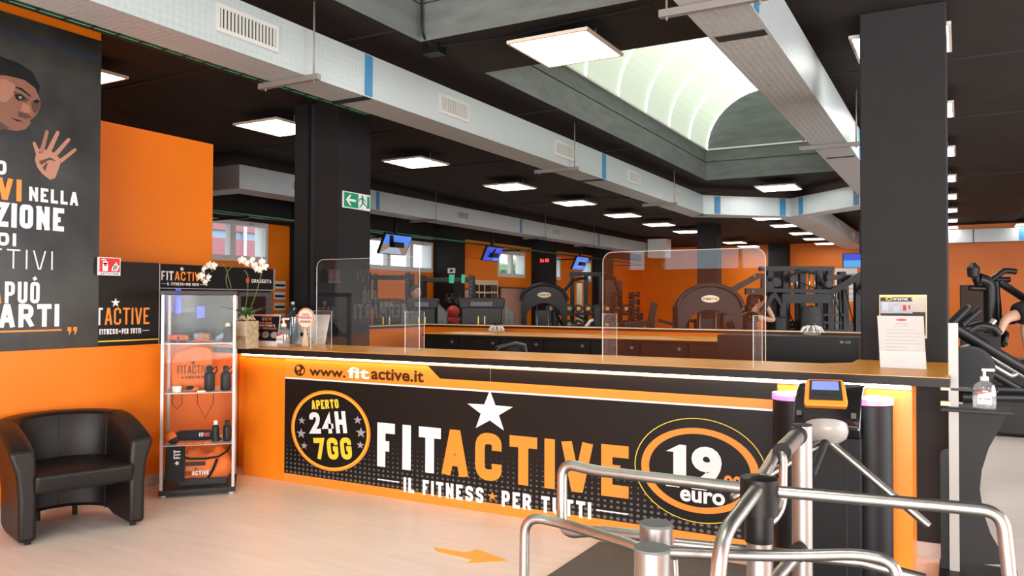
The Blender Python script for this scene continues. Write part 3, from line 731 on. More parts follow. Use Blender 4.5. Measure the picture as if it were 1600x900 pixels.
fz.use('p_skin_l'); pts_poly(fz, [(-40, 122), (8, 124), (24, 133), (20, 150), (8, 160), (-40, 150)], .003)
pts_poly(fz, [(36, 160), (46, 166), (48, 176), (38, 176), (32, 172)], .003)
fz.use('p_skin_d'); pts_poly(fz, [(20, 142), (36, 148), (46, 156), (40, 160), (26, 156)], .0032); pts_poly(fz, [(48, 160), (62, 158), (62, 166), (55, 178), (50, 172)], .0032); pts_poly(fz, [(-40, 172), (0, 190), (14, 200), (-5, 205), (-40, 200)], .0032); pts_poly(fz, [(28, 174), (42, 178), (50, 184), (40, 186), (28, 182)], .0031)
fz.use('p_hair'); pts_poly(fz, [(24, 135), (34, 138), (48, 150), (47, 152), (34, 142), (24, 137)], .0035); pts_poly(fz, [(22, 148), (32, 147), (40, 154), (30, 158), (24, 154)], .0036); pts_poly(fz, [(50, 158), (58, 155), (62, 158), (56, 162)], .0036)
fz.use('p_eye'); pts_poly(fz, [(28, 151), (33, 150), (34, 154), (30, 155)], .004)
fz.use('p_lip'); pts_poly(fz, [(15, 182), (26, 184), (36, 188), (34, 194), (32, 200), (24, 196), (16, 188)], .0036)
fz.use('p_hair'); pts_poly(fz, [(15, 183), (27, 187), (37, 190), (27, 190)], .004)
# hand: palm and five fingers
fz.use('p_palm'); pts_poly(fz, [(56, 240), (62, 232), (80, 236), (96, 250), (92, 262), (86, 278), (78, 281), (66, 272), (58, 262), (54, 250)], .003)
def finger(a, b_, r1, r2, mt='p_palm', e=.0034):
    A = Vector(PT(*a)); B = Vector(PT(*b_)); d = (B-A).normalized(); n_ = Vector((-d.y, d.x)); k = .0036
    p = [A+n_*r1*k, B+n_*r2*k]+[B+(n_*cos(t)+d*sin(t))*r2*k for t in (pi*.25, pi*.5, pi*.75)]+[B-n_*r2*k, A-n_*r1*k]
    fz.use(mt); fz.poly([PW(q.x, q.y, e) for q in p])
finger((62, 246), (53, 224), 6, 3.2); finger((64, 240), (73, 206), 4.6, 3.6, 'p_skin_l'); finger((74, 240), (90, 207), 5, 3.8, 'p_palm'); finger((84, 244), (107, 218), 4.6, 3.6); finger((94, 252), (117, 234), 4, 3.2)
fz.use('p_skin_d'); pts_poly(fz, [(60, 252), (78, 246), (88, 252), (76, 250), (64, 258)], .0042); pts_poly(fz, [(66, 262), (72, 254), (74, 256), (70, 268)], .0042)
fz.build('portrait', None, post, world=True, fix=False)
lt = MB().use('white_print')
def pw(s, x0, y0, x1, y1, t=None, gap=.2, u0=None):   # words from pixel rows on the poster: x1,y1 right end, heights taken at the right end
    a = PT(x0, y0); b_ = PT(x1, y1)
    return a, b_
def PWORD(txt, u0, pr, yt, yb, t, gap=.30):      # right end and heights read where the word ends, then laid flat on the sheet
    y1, z1 = PT(pr, yt); _, z0 = PT(pr, yb); words(lt, PW, txt, u0, y1, z0, z1, t, gap)
PWORD('CREDO', 2.72, 10, 252, 274, .024); PWORD('NELLA', 3.345, 122, 301, 322, .022); PWORD('AZIONE', 2.985, 100, 326, 362, .038, .26)
PWORD('I TUOI', 2.80, 25, 365, 385, .024); PWORD('OBIETTIVI', 2.64, 84, 393, 422, .011, .36); PWORD('PU\u00d2', 3.185, 62, 441, 474, .026)
PWORD('FERMARTI', 2.62, 92, 475, 510, .036, .24)
lt.use('orange_print'); PWORD('VIVI', 2.93, 33, 281, 315, .036); PWORD('NULLA', 2.70, 2, 437, 474, .026)
rect(lt, PW, 2.6, 3.60, 1.325, 1.337)
for u in (3.645, 3.69): lt.poly([PW(u, 1.32, .0015), PW(u+.03, 1.32, .0015), PW(u+.03, 1.35, .0015), PW(u, 1.35, .0015)]); lt.poly([PW(u+.012, 1.32, .0015), PW(u+.03, 1.32, .0015), PW(u+.01, 1.285, .0015)])
lt.build('lettering', None, post, world=True, fix=False)

# black panel with logo on the low wall, right of the poster
pn = thing('wall_panel', 'black panel with large orange and white logo right of the poster', 'panel', (XL-.03, 4.2, 1.19))
MB().box(XL-.06, XL+.006, 3.896, 4.44, 1.19, 1.87).build('board', 'cabinet_black', pn, world=True)
PN = Plane((XL+.006, 0, 0), (0, 1, 0), (0, 0, 1), (1, 0, 0))
m = MB(); logo(m, PN, 3.78, 4.35, 1.285, 1.57)
m.use('yellow_print'); rect(m, PN, 3.897, 4.44, 1.225, 1.235)
m.v = [(x, max(y, 3.898), z) for x, y, z in m.v]
m.build('lettering', None, pn, world=True, fix=False)
MB().box(XL-.06, XL+.008, 4.44, 4.448, 1.19, 1.87).build('edge_strip', 'metal_edge', pn, world=True)
tag(MB().box(XL-.10, XL+.01, 4.448, 5.76, 1.19, 1.21).build('capping_board', 'cabinet_black'), 'dark capping board on the low orange wall behind the glass showcase', 'capping')
# fire extinguisher sign
fs = thing('fire_extinguisher_sign', 'small red and white fire extinguisher sign beside the poster', 'sign', (XL+.04, 3.95, 1.82))
FX = XL+.06
MB().box(FX-.02, FX, 3.86, 4.045, 1.752, 1.893).build('plate', 'white_print', fs, world=True)
PF = Plane((FX, 0, 0), (0, 1, 0), (0, 0, 1), (1, 0, 0))
m = MB().use('sign_red'); rect(m, PF, 3.865, 4.038, 1.778, 1.888)
m.use('white_print'); rect(m, PF, 3.890, 3.935, 1.785, 1.85, .003); disc(m, PF, 3.9125, 1.852, .022, .014, .003, 12); rect(m, PF, 3.905, 3.92, 1.86, 1.878, .003); rect(m, PF, 3.88, 3.912, 1.870, 1.879, .003)
m.use('sign_red'); rect(m, PF, 3.902, 3.923, 1.825, 1.838, .004); m.use('white_print')
for du, hh in ((0, .04), (.014, .06), (.028, .075), (.042, .055)): m.poly([PF(3.965+du, 1.787, .003), PF(3.985+du*.7, 1.787, .003), PF(3.99+du, 1.80+hh*.5, .003), PF(3.978+du*.9, 1.787+hh, .003), PF(3.97+du*.8, 1.80+hh*.3, .003)])
m.use('black_print'); words(m, PF, 'ESTINTORE', 3.875, 4.03, 1.757, 1.772, .003)
m.build('pictogram', None, fs, world=True, fix=False)

# ================================================================== VENDING MACHINE behind the low wall
VX = -6.1
vm = thing('vending_machine', 'black vending machine with logo header and lit keypad behind the showcase', 'vending machine', (-6.3, 5.2, 0))
MB().box(-6.58, VX-.02, 4.53, 5.90, 0, 1.665).build('cabinet', 'cabinet_black', vm, world=True)
MB().box(-6.58, VX, 4.53, 5.916, 1.665, 1.878).build('header', 'black_print', vm, world=True)
m = MB(); m.box(VX, VX+.01, 4.525, 5.92, 1.66, 1.668).box(VX, VX+.01, 4.525, 4.535, 1.668, 1.88).box(VX, VX+.01, 5.91, 5.92, 1.668, 1.88).build('header_frame', 'metal_edge', vm, world=True)
PV = Plane((VX, 0, 0), (0, 1, 0), (0, 0, 1), (1, 0, 0))
m = MB(); logo(m, PV, 4.60, 5.06, 1.69, 1.86); m.use('white_print'); words(m, PV, 'ORASESTA', 5.62, 5.88, 1.735, 1.77, .007); m.use('sign_red'); disc(m, PV, 5.57, 1.755, .025, .028, .0015, 16)
m.build('lettering', None, vm, world=True, fix=False)
m = MB().box(VX-.02, VX, 4.62, 5.0, 1.34, 1.64); m.build('control_panel', 'light_grey', vm, world=True)
m = MB()
for k in range(7): m.use('grey_print').box(VX, VX+.003, 4.63, 4.95, 1.62-.028*k, 1.635-.028*k)
m.use('blue_leds').box(VX+.003, VX+.006, 4.745, 4.80, 1.44, 1.66); m.use('blue_leds').box(VX, VX+.004, 4.98, 5.06, 1.40, 1.50)
m.build('keypad', None, vm, world=True)
m = MB().box(VX-.02, VX+.005, 5.45, 5.88, 1.2, 1.64); m.build('door_frame', 'light_grey', vm, world=True)
MB().box(VX+.005, VX+.01, 5.49, 5.80, 1.2, 1.60).build('door_glass', 'gloss_black', vm, world=True)
m = MB().box(VX, VX+.05, 4.65, 5.0, 1.22, 1.30); m.build('dispenser_tray', 'black_plastic', vm, world=True)

# ================================================================== ARMCHAIR
def armchair(loc, rz):
    t = thing('tub_armchair', 'black leather tub armchair against the orange wall', 'chair', loc, rz)
    # local: +x is the front, y across; origin at floor centre
    N = 40; hw, dp = .385, .64
    path = []
    for i in range(N+1):
        s = i/N
        if s < .28: f = s/.28; p = (.33-f*.42, -hw)
        elif s > .72: f = (1-s)/.28; p = (.33-f*.42, hw)
        else:
            a = -pi/2-(s-.28)/.44*pi; p = (-.09+cos(a)*.28, sin(a)*hw)
        path.append(Vector((p[0], p[1])))
    def sec(i):
        p = path[i]; a = path[max(0, i-1)]; b_ = path[min(N, i+1)]; d = (b_-a).normalized(); n_ = Vector((d.y, -d.x))      # outward
        if n_.dot(p-Vector((.05, 0))) < 0: n_ = -n_
        s = i/N; k = sin(pi*s); e = abs(2*s-1)
        zt = .60+.16*(1-e**2.2); zb = .02+.05*max(0, 1-(abs(s-.5)/.27)**2)
        o = n_; prof = [(0, zb), (.0, .28), (.015, .45), (.055, zt-.03), (.045, zt), (-.075, zt-.004), (-.095, zt-.03), (-.105, .45), (-.105, .28), (-.105, zb)]
        return [Vector((p.x+o.x*q, p.y+o.y*q, z)) for q, z in prof]
    m = MB(); m.sm = True; K = 10
    secs = [sec(i) for i in range(N+1)]
    for s_ in secs: m.v += [tuple(q) for q in s_]
    for i in range(N):
        for k in range(K):
            k2 = (k+1) % K; m.face([i*K+k, i*K+k2, (i+1)*K+k2, (i+1)*K+k])
    m.face(list(range(K))); m.face([N*K+k for k in reversed(range(K))])
    o = m.build('shell', 'leather', t); b_ = o.modifiers.new('b', 'BEVEL'); b_.width = .028; b_.segments = 4; b_.limit_method = 'ANGLE'; b_.angle_limit = radians(40)
    # seat cushion
    pts = []
    for i in range(N+1):
        p = path[i]; q = Vector((p.x, p.y*.79)) if i/N < .28 or i/N > .72 else Vector((-.09+(p.x+.09)*.72, p.y*.79)); pts.append((q.x if q.x < .33 else .33, q.y))
    pts = [(min(x+.02, .345), y) for x, y in pts]
    MB().prism(pts, lambda u, v, w_: (u+(.02 if w_ > 0 and u > .2 else 0), v, .31+w_), .13).build('seat_cushion', 'leather', t, bevel=.03)
    # front rail hidden below cushion, seams, feet
    m = MB()
    for i in (13, 20, 27):
        s_ = secs[i]; m.tube([s_[k]+Vector((0, 0, 0)) for k in (9, 8, 7, 6, 5, 4, 3, 2, 1)], .0025, 5)
    m.build('seam', 'black_plastic', t)
    for x, y in ((.28, -.32), (.28, .32), (-.3, -.12), (-.3, .12)): MB().cyl(x, y, 0, .10 if x < 0 else .03, .018, 10).build('foot', 'black_plastic', t)
    return t
armchair((-5.37, 3.345, 0), radians(-16))

# ================================================================== GLASS SHOWCASE
SC = Vector((-5.49, 4.525, 0)); SR = atan2(.422, .395)
sh = thing('glass_showcase', 'tall glass display case between the armchair and the counter', 'display case', SC, SR)
hw, hd = .285, .26         # local x along the front, -y is the front
MB().box(-hw, hw, -hd, hd, .02, .06).build('base', 'black_plastic', sh, bevel=.004)
MB().box(-hw-.005, hw+.005, -hd-.005, hd+.005, 1.60, 1.635).build('lid', 'black_plastic', sh, bevel=.004)
for x in (-hw+.03, hw-.03):
    for y in (-hd+.04, hd-.04): MB().cyl(x, y, 0, .02, .022, 12).build('foot', 'grille', sh)
for x in (-hw+.018, hw-.018):
    for y in (-hd+.012, hd-.012): MB().box(x-.011, x+.011, y-.011, y+.011, .06, 1.60).build('post', 'metal_edge', sh)
g = .012
MB().box(-hw+.03, hw-.03, -hd+.01, -hd+.014, .06, 1.60).build('glass_pane', 'vitrine_glass', sh)
MB().box(-hw+.03, hw-.03, hd-.014, hd-.01, .06, 1.60).build('glass_pane', 'vitrine_glass', sh)
MB().box(-hw+.015, -hw+.019, -hd+.024, hd-.024, .06, 1.60).build('glass_pane', 'vitrine_glass', sh)
MB().box(hw-.019, hw-.015, -hd+.024, hd-.024, .06, 1.60).build('glass_pane', 'vitrine_glass', sh)
SZ = (1.215, .82, .405)
for z in SZ: MB().box(-hw+.03, hw-.03, -hd+.03, hd-.03, z-.006, z).build('shelf', 'plexi_edge', sh)
Rm = Matrix.Rotation(SR, 4, 'Z')
def S(x, y, z): return SC+Rm @ Vector((x, y, z))
def sthing(name, label, cat, x, y, z, rz=0, group=None): return thing(name, label, cat, S(x, y, z), SR+rz, group)
# cap
t = sthing('baseball_cap', 'black cap with the gym logo on the top showcase shelf', 'cap', .02, -.07, SZ[0])
m = MB(); m.lathe([(.085, 0), (.088, .03), (.08, .065), (.05, .09), (.0001, .098)], 0, 0, .006, 20); m.build('crown', 'black_cloth', t)
m = MB(); m.sm = True; pts = [(.082*cos(a), -.03-.14*abs(sin(a))**.7 if 0 < 1 else 0) for a in [pi*k/12 for k in range(13)]]
m.prism(pts, lambda u, v, w_: (u, v, .006+w_+max(0, .02-4*u*u)), .006); m.build('brim', 'orange_cloth', t)
PC = Plane((0, -.092, 0), (1, 0, 0), (0, 0, 1), (0, -1, 0)); m = MB(); logo(m, PC, -.06, .06, .03, .085, sub=False); m.build('lettering', None, t, fix=False)
# gloves
for i, x in enumerate((-.20, -.13)):
    t = sthing('training_glove', ('left' if i == 0 else 'right')+' black and orange training glove on the top showcase shelf', 'glove', x, -.12, SZ[0], .3*i, 'training gloves on the top shelf')
    m = MB(); m.ball((0, 0, .028), .042, .05, .028); m.build('palm', 'black_cloth', t)
    m = MB()
    for k in range(4): m.tube([(-.03+.018*k, -.03, .02), (-.03+.018*k, -.055, .035), (-.03+.018*k, -.03, .055), (-.03+.018*k, 0, .058)], .008, 7)
    m.build('finger_loop', 'orange_cloth', t)
def bottle(name, label, x, y, z, r, h, body, cap, grp=None, lbl=None, cat='bottle', handle=False):
    t = sthing(name, label, cat, x, y, z, 0, grp)
    MB().lathe([(r*.9, 0), (r, .01), (r, h*.62), (r*.85, h*.72), (r*.45, h*.78), (r*.45, h*.82)], n=18).build('body', body, t)
    MB().lathe([(r*.55, h*.80), (r*.55, h*.96), (r*.4, h)], n=14).build('cap', cap, t)
    if lbl: MB().lathe([(r*1.01, h*.12), (r*1.01, h*.55)], n=18).build('label_band', lbl, t)
    if handle: MB().tube([(r*.5, 0, h*.86), (r*1.3, 0, h*1.0), (r*1.35, 0, h*.8), (r*.9, 0, h*.68)], .006, 6).build('handle', 'black_plastic', t)
    return t
bottle('spray_bottle', 'grey bottle with a pale cap at the right of the top showcase shelf', .21, -.08, SZ[0], .035, .16, 'mid_grey', 'cream')
t = sthing('arm_sleeve', 'pale blue rolled arm band beside the cap in the showcase', 'sleeve', .12, 0, SZ[0]); MB().tube([(0, 0, .02), (.05, 0, .05), (.1, .0, .09)], .018, 10).build('roll', 'facade_blue', t)
bottle('drinks_bottle', 'black sports bottle beside the hanging orange shirt in the showcase', .075, -.10, SZ[1], .042, .20, 'black_plastic', 'black_plastic', handle=True)
bottle('drinks_bottle', 'black sports bottle at the right end of the middle shelf', .20, -.10, SZ[1], .042, .20, 'black_plastic', 'black_plastic', handle=True, lbl='grey_frame')
t = sthing('white_jar', 'small white jar with a ribbed lid on the middle showcase shelf', 'jar', -.17, -.12, SZ[1]); MB().lathe([(.034, 0), (.034, .022), (.038, .024), (.038, .045), (.03, .048)], n=18).build('body', 'white_plastic', t)
t = sthing('training_glove', 'black and orange glove lying on the middle showcase shelf', 'glove', -.05, -.12, SZ[1]); MB().ball((0, 0, .022), .05, .035, .022).build('palm', 'orange_cloth', t); MB().ball((-.02, -.015, .03), .035, .03, .018).build('back', 'black_cloth', t)
t = sthing('phone_holder', 'small clear tag at the edge of the middle showcase shelf', 'tag', .02, -.20, SZ[1]); MB().box(-.03, .03, -.004, .004, 0, .012).build('tag_plate', 'white_plastic', t)
for x, dx in ((-.16, .035), (.05, .06)):
    t = sthing('hanging_cord', ('short' if dx < .05 else 'long')+' black cord looped below the middle showcase shelf', 'cord', x, -.20, SZ[1]-.01, 0, 'cords hanging in the showcase'); MB().tube([(-dx, 0, 0), (-dx, 0, -.08), (0, 0, -.20 if dx > .05 else -.12), (dx, 0, -.08), (dx, 0, 0)], .003, 5).build('loop', 'black_plastic', t)
# hanging shirt
t = sthing('orange_shirt', 'folded orange shirt with dark logo hung at the back of the showcase', 'shirt', -.05, .02, SZ[1]+.0)
m = MB(); n = 14
m.prism([(-.17, 0), (.13, 0), (.14, .30), (.10, .34), (.03, .355), (-.03, .34), (-.15, .30), (-.18, .22)], lambda u, v, w_: (u, w_, v+.002), .03); m.build('cloth', 'orange_cloth', t, bevel=.01)
PS = Plane((0, -.001, 0), (1, 0, 0), (0, 0, 1), (0, -1, 0)); m = MB(); logo(m, PS, -.13, .13, .09, .24, 'brown_print', 'brown_print', e=.002); m.build('lettering', None, t, fix=False)
# shelf 3
bottle('supplement_tub', 'white capped dark tub standing on the lowest showcase shelf', .125, -.10, SZ[2], .030, .17, 'mid_grey', 'white_plastic', lbl='black_print')
bottle('supplement_tub', 'black jar at the right end of the lowest showcase shelf', .215, -.10, SZ[2], .034, .17, 'black_plastic', 'black_plastic', lbl='grey_frame')
t = sthing('sports_bag', 'folded black cloth bag with white logo on the lowest shelf', 'bag', -.02, -.06, SZ[2]); m = MB(); m.tube([(-.17, 0, .04), (-.12, 0, .05), (.0, 0, .05), (.10, 0, .048), (.14, 0, .035)], [.03, .042, .045, .042, .025], 12); m.build('body', 'black_cloth', t); MB().tube([(.08, -.03, .04), (.15, -.03, .02), (.19, -.02, .012)], [.018, .016, .01], 8).build('strap', 'black_cloth', t)
PB = Plane((0, -.050, 0), (1, 0, 0), (0, 0, 1), (0, -1, 0)); m = MB(); m.use('white_print'); words(m, PB, 'FIT', .02, .055, .045, .075, .005); m.use('sign_red'); words(m, PB, 'ACT', .06, .10, .045, .075, .005); m.build('lettering', None, t, fix=False)
t = sthing('orange_glove', 'orange and black padded glove at the left of the lowest shelf', 'glove', -.21, -.14, SZ[2]); MB().ball((0, 0, .055), .045, .05, .045).build('pad', 'orange_cloth', t); MB().ball((.02, -.02, .03), .04, .035, .03).build('palm', 'black_cloth', t)
for k in range(4):
    t = sthing('orange_bracelet', ['leftmost', 'second', 'third', 'rightmost'][k]+' small orange silicone bracelet on the lowest showcase shelf', 'bracelet', -.13+.065*k, -.20, SZ[2], 0, 'orange bracelets on the lowest shelf'); MB().tube([(.026*cos(a), .018*sin(a), .008) for a in [2*pi*j/14 for j in range(15)]], .007, 6, False).build('band', 'orange_cloth', t)
# towel + gym bag at the bottom
t = sthing('black_towel', 'black towel with white lettering hanging at the left of the lowest shelf', 'towel', -.175, -.16, .08)
m = MB(); m.prism([(-.075, .04), (.07, .02), (.075, .315), (-.07, .325)], lambda u, v, w_: (u, w_+.01*sin(u*60), v), .02); m.build('cloth', 'black_cloth', t, bevel=.005)
PT2 = Plane((0, -.014, 0), (0, 0, -1), (1, 0, 0), (0, -1, 0)); m = MB().use('white_print'); m2 = Plane((.02, -.012, .30), (0, 0, 1), (-1, 0, 0), (0, -1, 0))
words(m, m2, 'FIT', -.09, -.02, -.02, .03, .010); star(m, m2, -.125, .004, .022, .022); m.build('lettering', None, t, fix=False)
t = sthing('gym_bag', 'orange holdall with dark straps lying in the bottom of the showcase', 'bag', .05, .0, .062)
prof = []
m = MB(); m.sm = True; N = 20; Q = 14
for i in range(N+1):
    u = -.24+.44*i/N; k = (1-abs(2*i/N-1)**5)**.5*.5+.5*(1-abs(2*i/N-1)**8)
    for j in range(Q):
        a = 2*pi*j/Q; r_ = .11*k+.001; z = .13+.13*k*sin(a)*(1+.10*sin(i*.9)); m.v.append((u, r_*cos(a), max(.0, z+.02*sin(i*.7+j))))
for i in range(N):
    for j in range(Q): j2 = (j+1) % Q; m.face([i*Q+j, i*Q+j2, (i+1)*Q+j2, (i+1)*Q+j])
m.face(list(range(Q))); m.face([N*Q+j for j in range(Q)]); m.build('body', 'orange_cloth', t)
MB().box(-.20, .16, -.118, -.105, .0, .05).build('base_panel', 'grey_frame', t)
MB().tube([(-.22, -.09, .24), (-.12, -.125, .215), (0, -.13, .21), (.10, -.125, .22), (.17, -.10, .26), (.19, -.05, .30)], .009, 6).build('strap', 'grey_frame', t)
MB().box(-.15, .0, -.125, -.112, .155, .185).build('patch', 'grey_frame', t)
MB().tube([(.09, -.11, .20), (.06, -.125, .12), (.02, -.125, .05)], .012, 6).build('side_strap', 'grey_frame', t)
PG = Plane((0, -.130, 0), (1, 0, 0), (0, 0, 1), (0, -1, 0)); m = MB(); m.use('brown_print'); words(m, PG, 'FIT', -.15, -.105, .08, .115, .007); star(m, PG, -.07, .13, .014, .014); m.use('white_print'); words(m, PG, 'ACTIVE', -.10, .03, .08, .115, .007); m.build('lettering', None, t, fix=False)

# ================================================================== RECEPTION COUNTER
CY = 5.088; CT = 1.14
ct_ = thing('reception_counter', 'long orange and black reception counter with the gym logo across its front', 'counter', (-3, 5.3, 0))
MB().box(-5.60, -5.097, CY, CY+.035, 0, 1.085).build('front_panel', 'orange_board', ct_, world=True)
tag(ct_.children[-1], 'plain orange front board at the left end')
MB().box(-.985, -.36, CY, CY+.035, 0, 1.085).build('front_panel', 'orange_board', ct_, world=True)
MB().box(-.36, -.245, CY+.0, 5.55, 0, 1.085).build('end_panel', 'orange_board', ct_, world=True)
MB().box(-5.90, -5.60, 5.30, 5.33, 0, 1.085).build('return_panel', 'orange_board', ct_, world=True)
MB().box(-5.57, -.40, 5.62, 5.65, 0, 1.05).build('inner_panel', 'cabinet_black', ct_, world=True)
BY = CY-.006
bl = MB().box(-5.097, -3.034, BY, CY, 0, 1.085).build('banner_panel', 'black_print', ct_, world=True)
br = MB().box(-3.030, -.985, BY, CY, 0, 1.085).build('banner_panel', 'black_print', ct_, world=True)
MB().box(-3.034, -3.030, BY+.002, CY, 0, 1.085).build('seam_strip', 'metal_edge', ct_, world=True)
PB_ = Plane((0, BY, 0), (1, 0, 0), (0, 0, 1), (0, -1, 0))
ox, oy, oz = ct_.location
def bpart(m, name): 
    m.v = [(a-ox, b-oy, c_-oz) for a, b, c_ in m.v]; return m.build(name, None, ct_, fix=False)
# halftone field (object z must be world z: keep counter origin at z 0)
m = MB().use('halftone_print'); rect(m, PB_, -5.097, -.985, .075, .895, .0006); o = bpart(m, 'halftone_print')
m = MB().use('orange_print'); rect(m, PB_, -5.097, -.985, .0, .075, .0012)
m.poly([PB_(-5.097, .897, .0012), PB_(-.985, .897, .0012), PB_(-.985, .957, .0012), PB_(-3.48, .965, .0012), PB_(-3.60, 1.062, .0012), PB_(-5.097, 1.062, .0012)])
bpart(m, 'orange_bands')
m = MB().use('white_print'); rect(m, PB_, -5.097, -.985, .886, .899, .0014); bpart(m, 'white_line')
m = MB().use('brown_print'); disc(m, PB_, -4.925, .965, .062, .050, .002, 24)
m.use('orange_print')
m.poly([PB_(-4.965, .99, .003), PB_(-4.94, 1.005, .003), PB_(-4.915, .985, .003), PB_(-4.93, .965, .003), PB_(-4.955, .962, .003)]); m.poly([PB_(-4.905, .965, .003), PB_(-4.88, .98, .003), PB_(-4.875, .955, .003), PB_(-4.895, .93, .003), PB_(-4.91, .945, .003)]); m.poly([PB_(-4.945, .95, .003), PB_(-4.925, .95, .003), PB_(-4.935, .922, .003)])
bpart(m, 'globe_icon')
m = MB().use('brown_print'); font_text(m, PB_, 'www.', -4.818, -4.415, .925, .979, .002, .03); font_text(m, PB_, 'active.it', -4.150, -3.632, .925, 1.017, .002, .03)
m.use('white_print'); font_text(m, PB_, 'fit', -4.395, -4.170, .925, 1.017, .002, .03); bpart(m, 'web_address')
# round emblem
m = MB(); U, V = -4.585, .478
m.use('orange_print'); disc(m, PB_, U, V, .433, .334, .002, ri=.91); m.use('yellow_print'); disc(m, PB_, U, V, .412, .318, .0025, ri=.975)
m.use('black_print'); disc(m, PB_, U, V, .394, .304, .0022)
tilt = .13
class TP:                    # slightly rotated print
    def __init__(s, a): s.a = a
    def __call__(s, u, v, e=0):
        du, dv = u-U, v-V; return PB_(U+du*cos(s.a)-dv*sin(s.a)*1.1, V+dv*cos(s.a)+du*sin(s.a)*.75, e)
tp = TP(tilt)
m.use('yellow_print'); words(m, tp, 'APERTO', U-.17, U+.13, .66, .735, .018, e=.004)
m.use('white_print'); words(m, tp, '24H', U-.21, U+.19, .455, .635, .042, e=.004)
m.use('yellow_print'); words(m, tp, '7GG', U-.19, U+.22, .24, .42, .042, e=.004)
m.use('grey_print')
for a, b_, r in ((-.31, .06, .034), (-.315, -.05, .045), (-.28, -.15, .034), (.30, .11, .036), (.335, .01, .045), (.33, -.09, .034)): star(m, PB_, U+a, V+b_, r*1.25, r, .004)
bpart(m, 'round_emblem')
# main logo
m = MB().use('white_print'); star(m, PB_, -3.034, .742, .205, .158, .003)
words(m, PB_, 'FIT', -4.082, -3.468, .236, .586, .082, gap=.42, e=.003)
m.use('orange_print'); words(m, PB_, 'ACTIVE', -3.452, -1.949, .236, .586, .082, gap=.30, e=.003)
m.use('white_print'); words(m, PB_, 'IL FITNESS', -3.815, -3.085, .062, .178, .026, gap=.34, e=.003); words(m, PB_, 'PER TUTTI', -2.93, -2.224, .062, .178, .026, gap=.34, e=.003)
rect(m, PB_, -4.08, -3.86, .128, .137, .003); rect(m, PB_, -2.185, -1.95, .128, .137, .003); m.use('orange_print'); star(m, PB_, -3.01, .125, .045, .034, .003)
bpart(m, 'main_logo')
# price oval
m = MB(); U2, V2 = -1.475, .475
m.use('yellow_print'); disc(m, PB_, U2, V2, .432, .335, .003, ri=.985); m.use('black_print'); disc(m, PB_, U2, V2, .424, .329, .0022)
m.use('orange_print'); disc(m, PB_, U2, V2, .385, .272, .0035, ri=.86)
m.use('white_print')
m.poly([PB_(-1.69, .58, .004), PB_(-1.60, .63, .004), PB_(-1.555, .63, .004), PB_(-1.555, .37, .004), PB_(-1.64, .37, .004), PB_(-1.64, .58, .004)])
font_text(m, PB_, '9', -1.52, -1.325, .365, .632, .004, .05)
font_text(m, PB_, 'euro', -1.595, -1.305, .268, .345, .004, .03)
rect(m, PB_, -1.69, -1.60, .353, .362, .004); rect(m, PB_, -1.52, -1.42, .353, .362, .004)
m.use('orange_print'); font_text(m, PB_, ',99', -1.335, -1.20, .355, .465, .004, .03)
bpart(m, 'price_emblem')
# led strip under the worktop
MB().box(-5.60, -.985, CY-.03, CY-.012, 1.073, 1.085).build('led_strip', 'led', ct_, world=True)
MB().box(-.985, -.27, CY-.03, CY-.012, 1.070, 1.085).build('led_strip', 'led_cool', ct_, world=True)
MB().box(-5.88, -5.60, CY+.15, CY+.165, 1.073, 1.085).build('led_strip', 'led', ct_, world=True)
MB().box(-5.60, -.25, CY-.012, CY-.008, 1.06, 1.088).build('led_profile', 'aluminium', ct_, world=True)
# worktop
wt = thing('worktop', 'orange worktop with dark edge lying on the reception counter', 'worktop', (-3, 5.4, 1.088))
m = MB(); m.prism([(-5.90, 5.0), (-.055, 5.02), (-.055, 6.34), (-.66, 6.34), (-.66, 5.98), (-.82, 5.80), (-5.90, 5.80)], lambda u, v, w_: (u, v, 1.088+w_), .050); m.build('board', 'cabinet_black', wt, world=True)
mat('worktop_orange', (.90, .38, .045), .32, noise=.03, scale=3)
m = MB(); m.prism([(-5.90, 5.002), (-.057, 5.022), (-.057, 6.34), (-.66, 6.34), (-.66, 5.98), (-.82, 5.80), (-5.90, 5.80)], lambda u, v, w_: (u, v, 1.138+w_), .003); m.build('top_laminate', 'worktop_orange', wt, world=True)
tag(MB().box(-5.88, -.75, 5.65, 6.35, .72, .75).build('staff_desk', 'cabinet_black'), 'dark staff desk on the inner side of the counter', 'desk')

# ---- plexi shields on the counter
def shield(x0, x1, y, z1, label):
    t = thing('plexi_shield', label, 'screen', ((x0+x1)/2, y, CT))
    r = .07; pts = [(x0, CT+.03), (x1, CT+.03)]+[(x1-r+r*cos(a), z1-r+r*sin(a)) for a in [pi/2*k/6 for k in range(7)]]+[(x0+r-r*cos(a), z1-r+r*sin(a)) for a in [pi/2*(6-k)/6 for k in range(7)]]
    MB().prism(pts, lambda u, v, w_: (u, y+w_, v), .005).build('sheet', 'plexi', t, world=True)
    e = MB(); e.tube([(u, y+.0025, v) for u, v in pts[1:]]+[(x0, y+.0025, CT+.03)], .0028, 5); e.build('polished_edge', 'plexi_edge', t, world=True)
    for x in (x0+.05, x1-.05):
        f = MB(); f.box(x-.002, x+.002, y-.12, y+.14, CT+.003, CT+.33); s_ = f.build('support_foot', 'plexi_fin', t, world=True)
        e = MB(); e.tube([(x, y-.12, CT+.003), (x, y-.12, CT+.33), (x, y+.14, CT+.33), (x, y+.14, CT+.003)], .003, 5)
        e.v = [(a-t.location.x, b-t.location.y, c_-t.location.z) for a, b, c_ in e.v]; e.build('foot_edge', 'plexi_edge', s_)
    return t
shield(-4.90, -3.80, 5.25, 1.915, 'clear plexi shield on the counter in front of the exit sign column')
shield(-2.21, -1.09, 5.25, 1.905, 'large clear plexi shield at the right half of the counter')

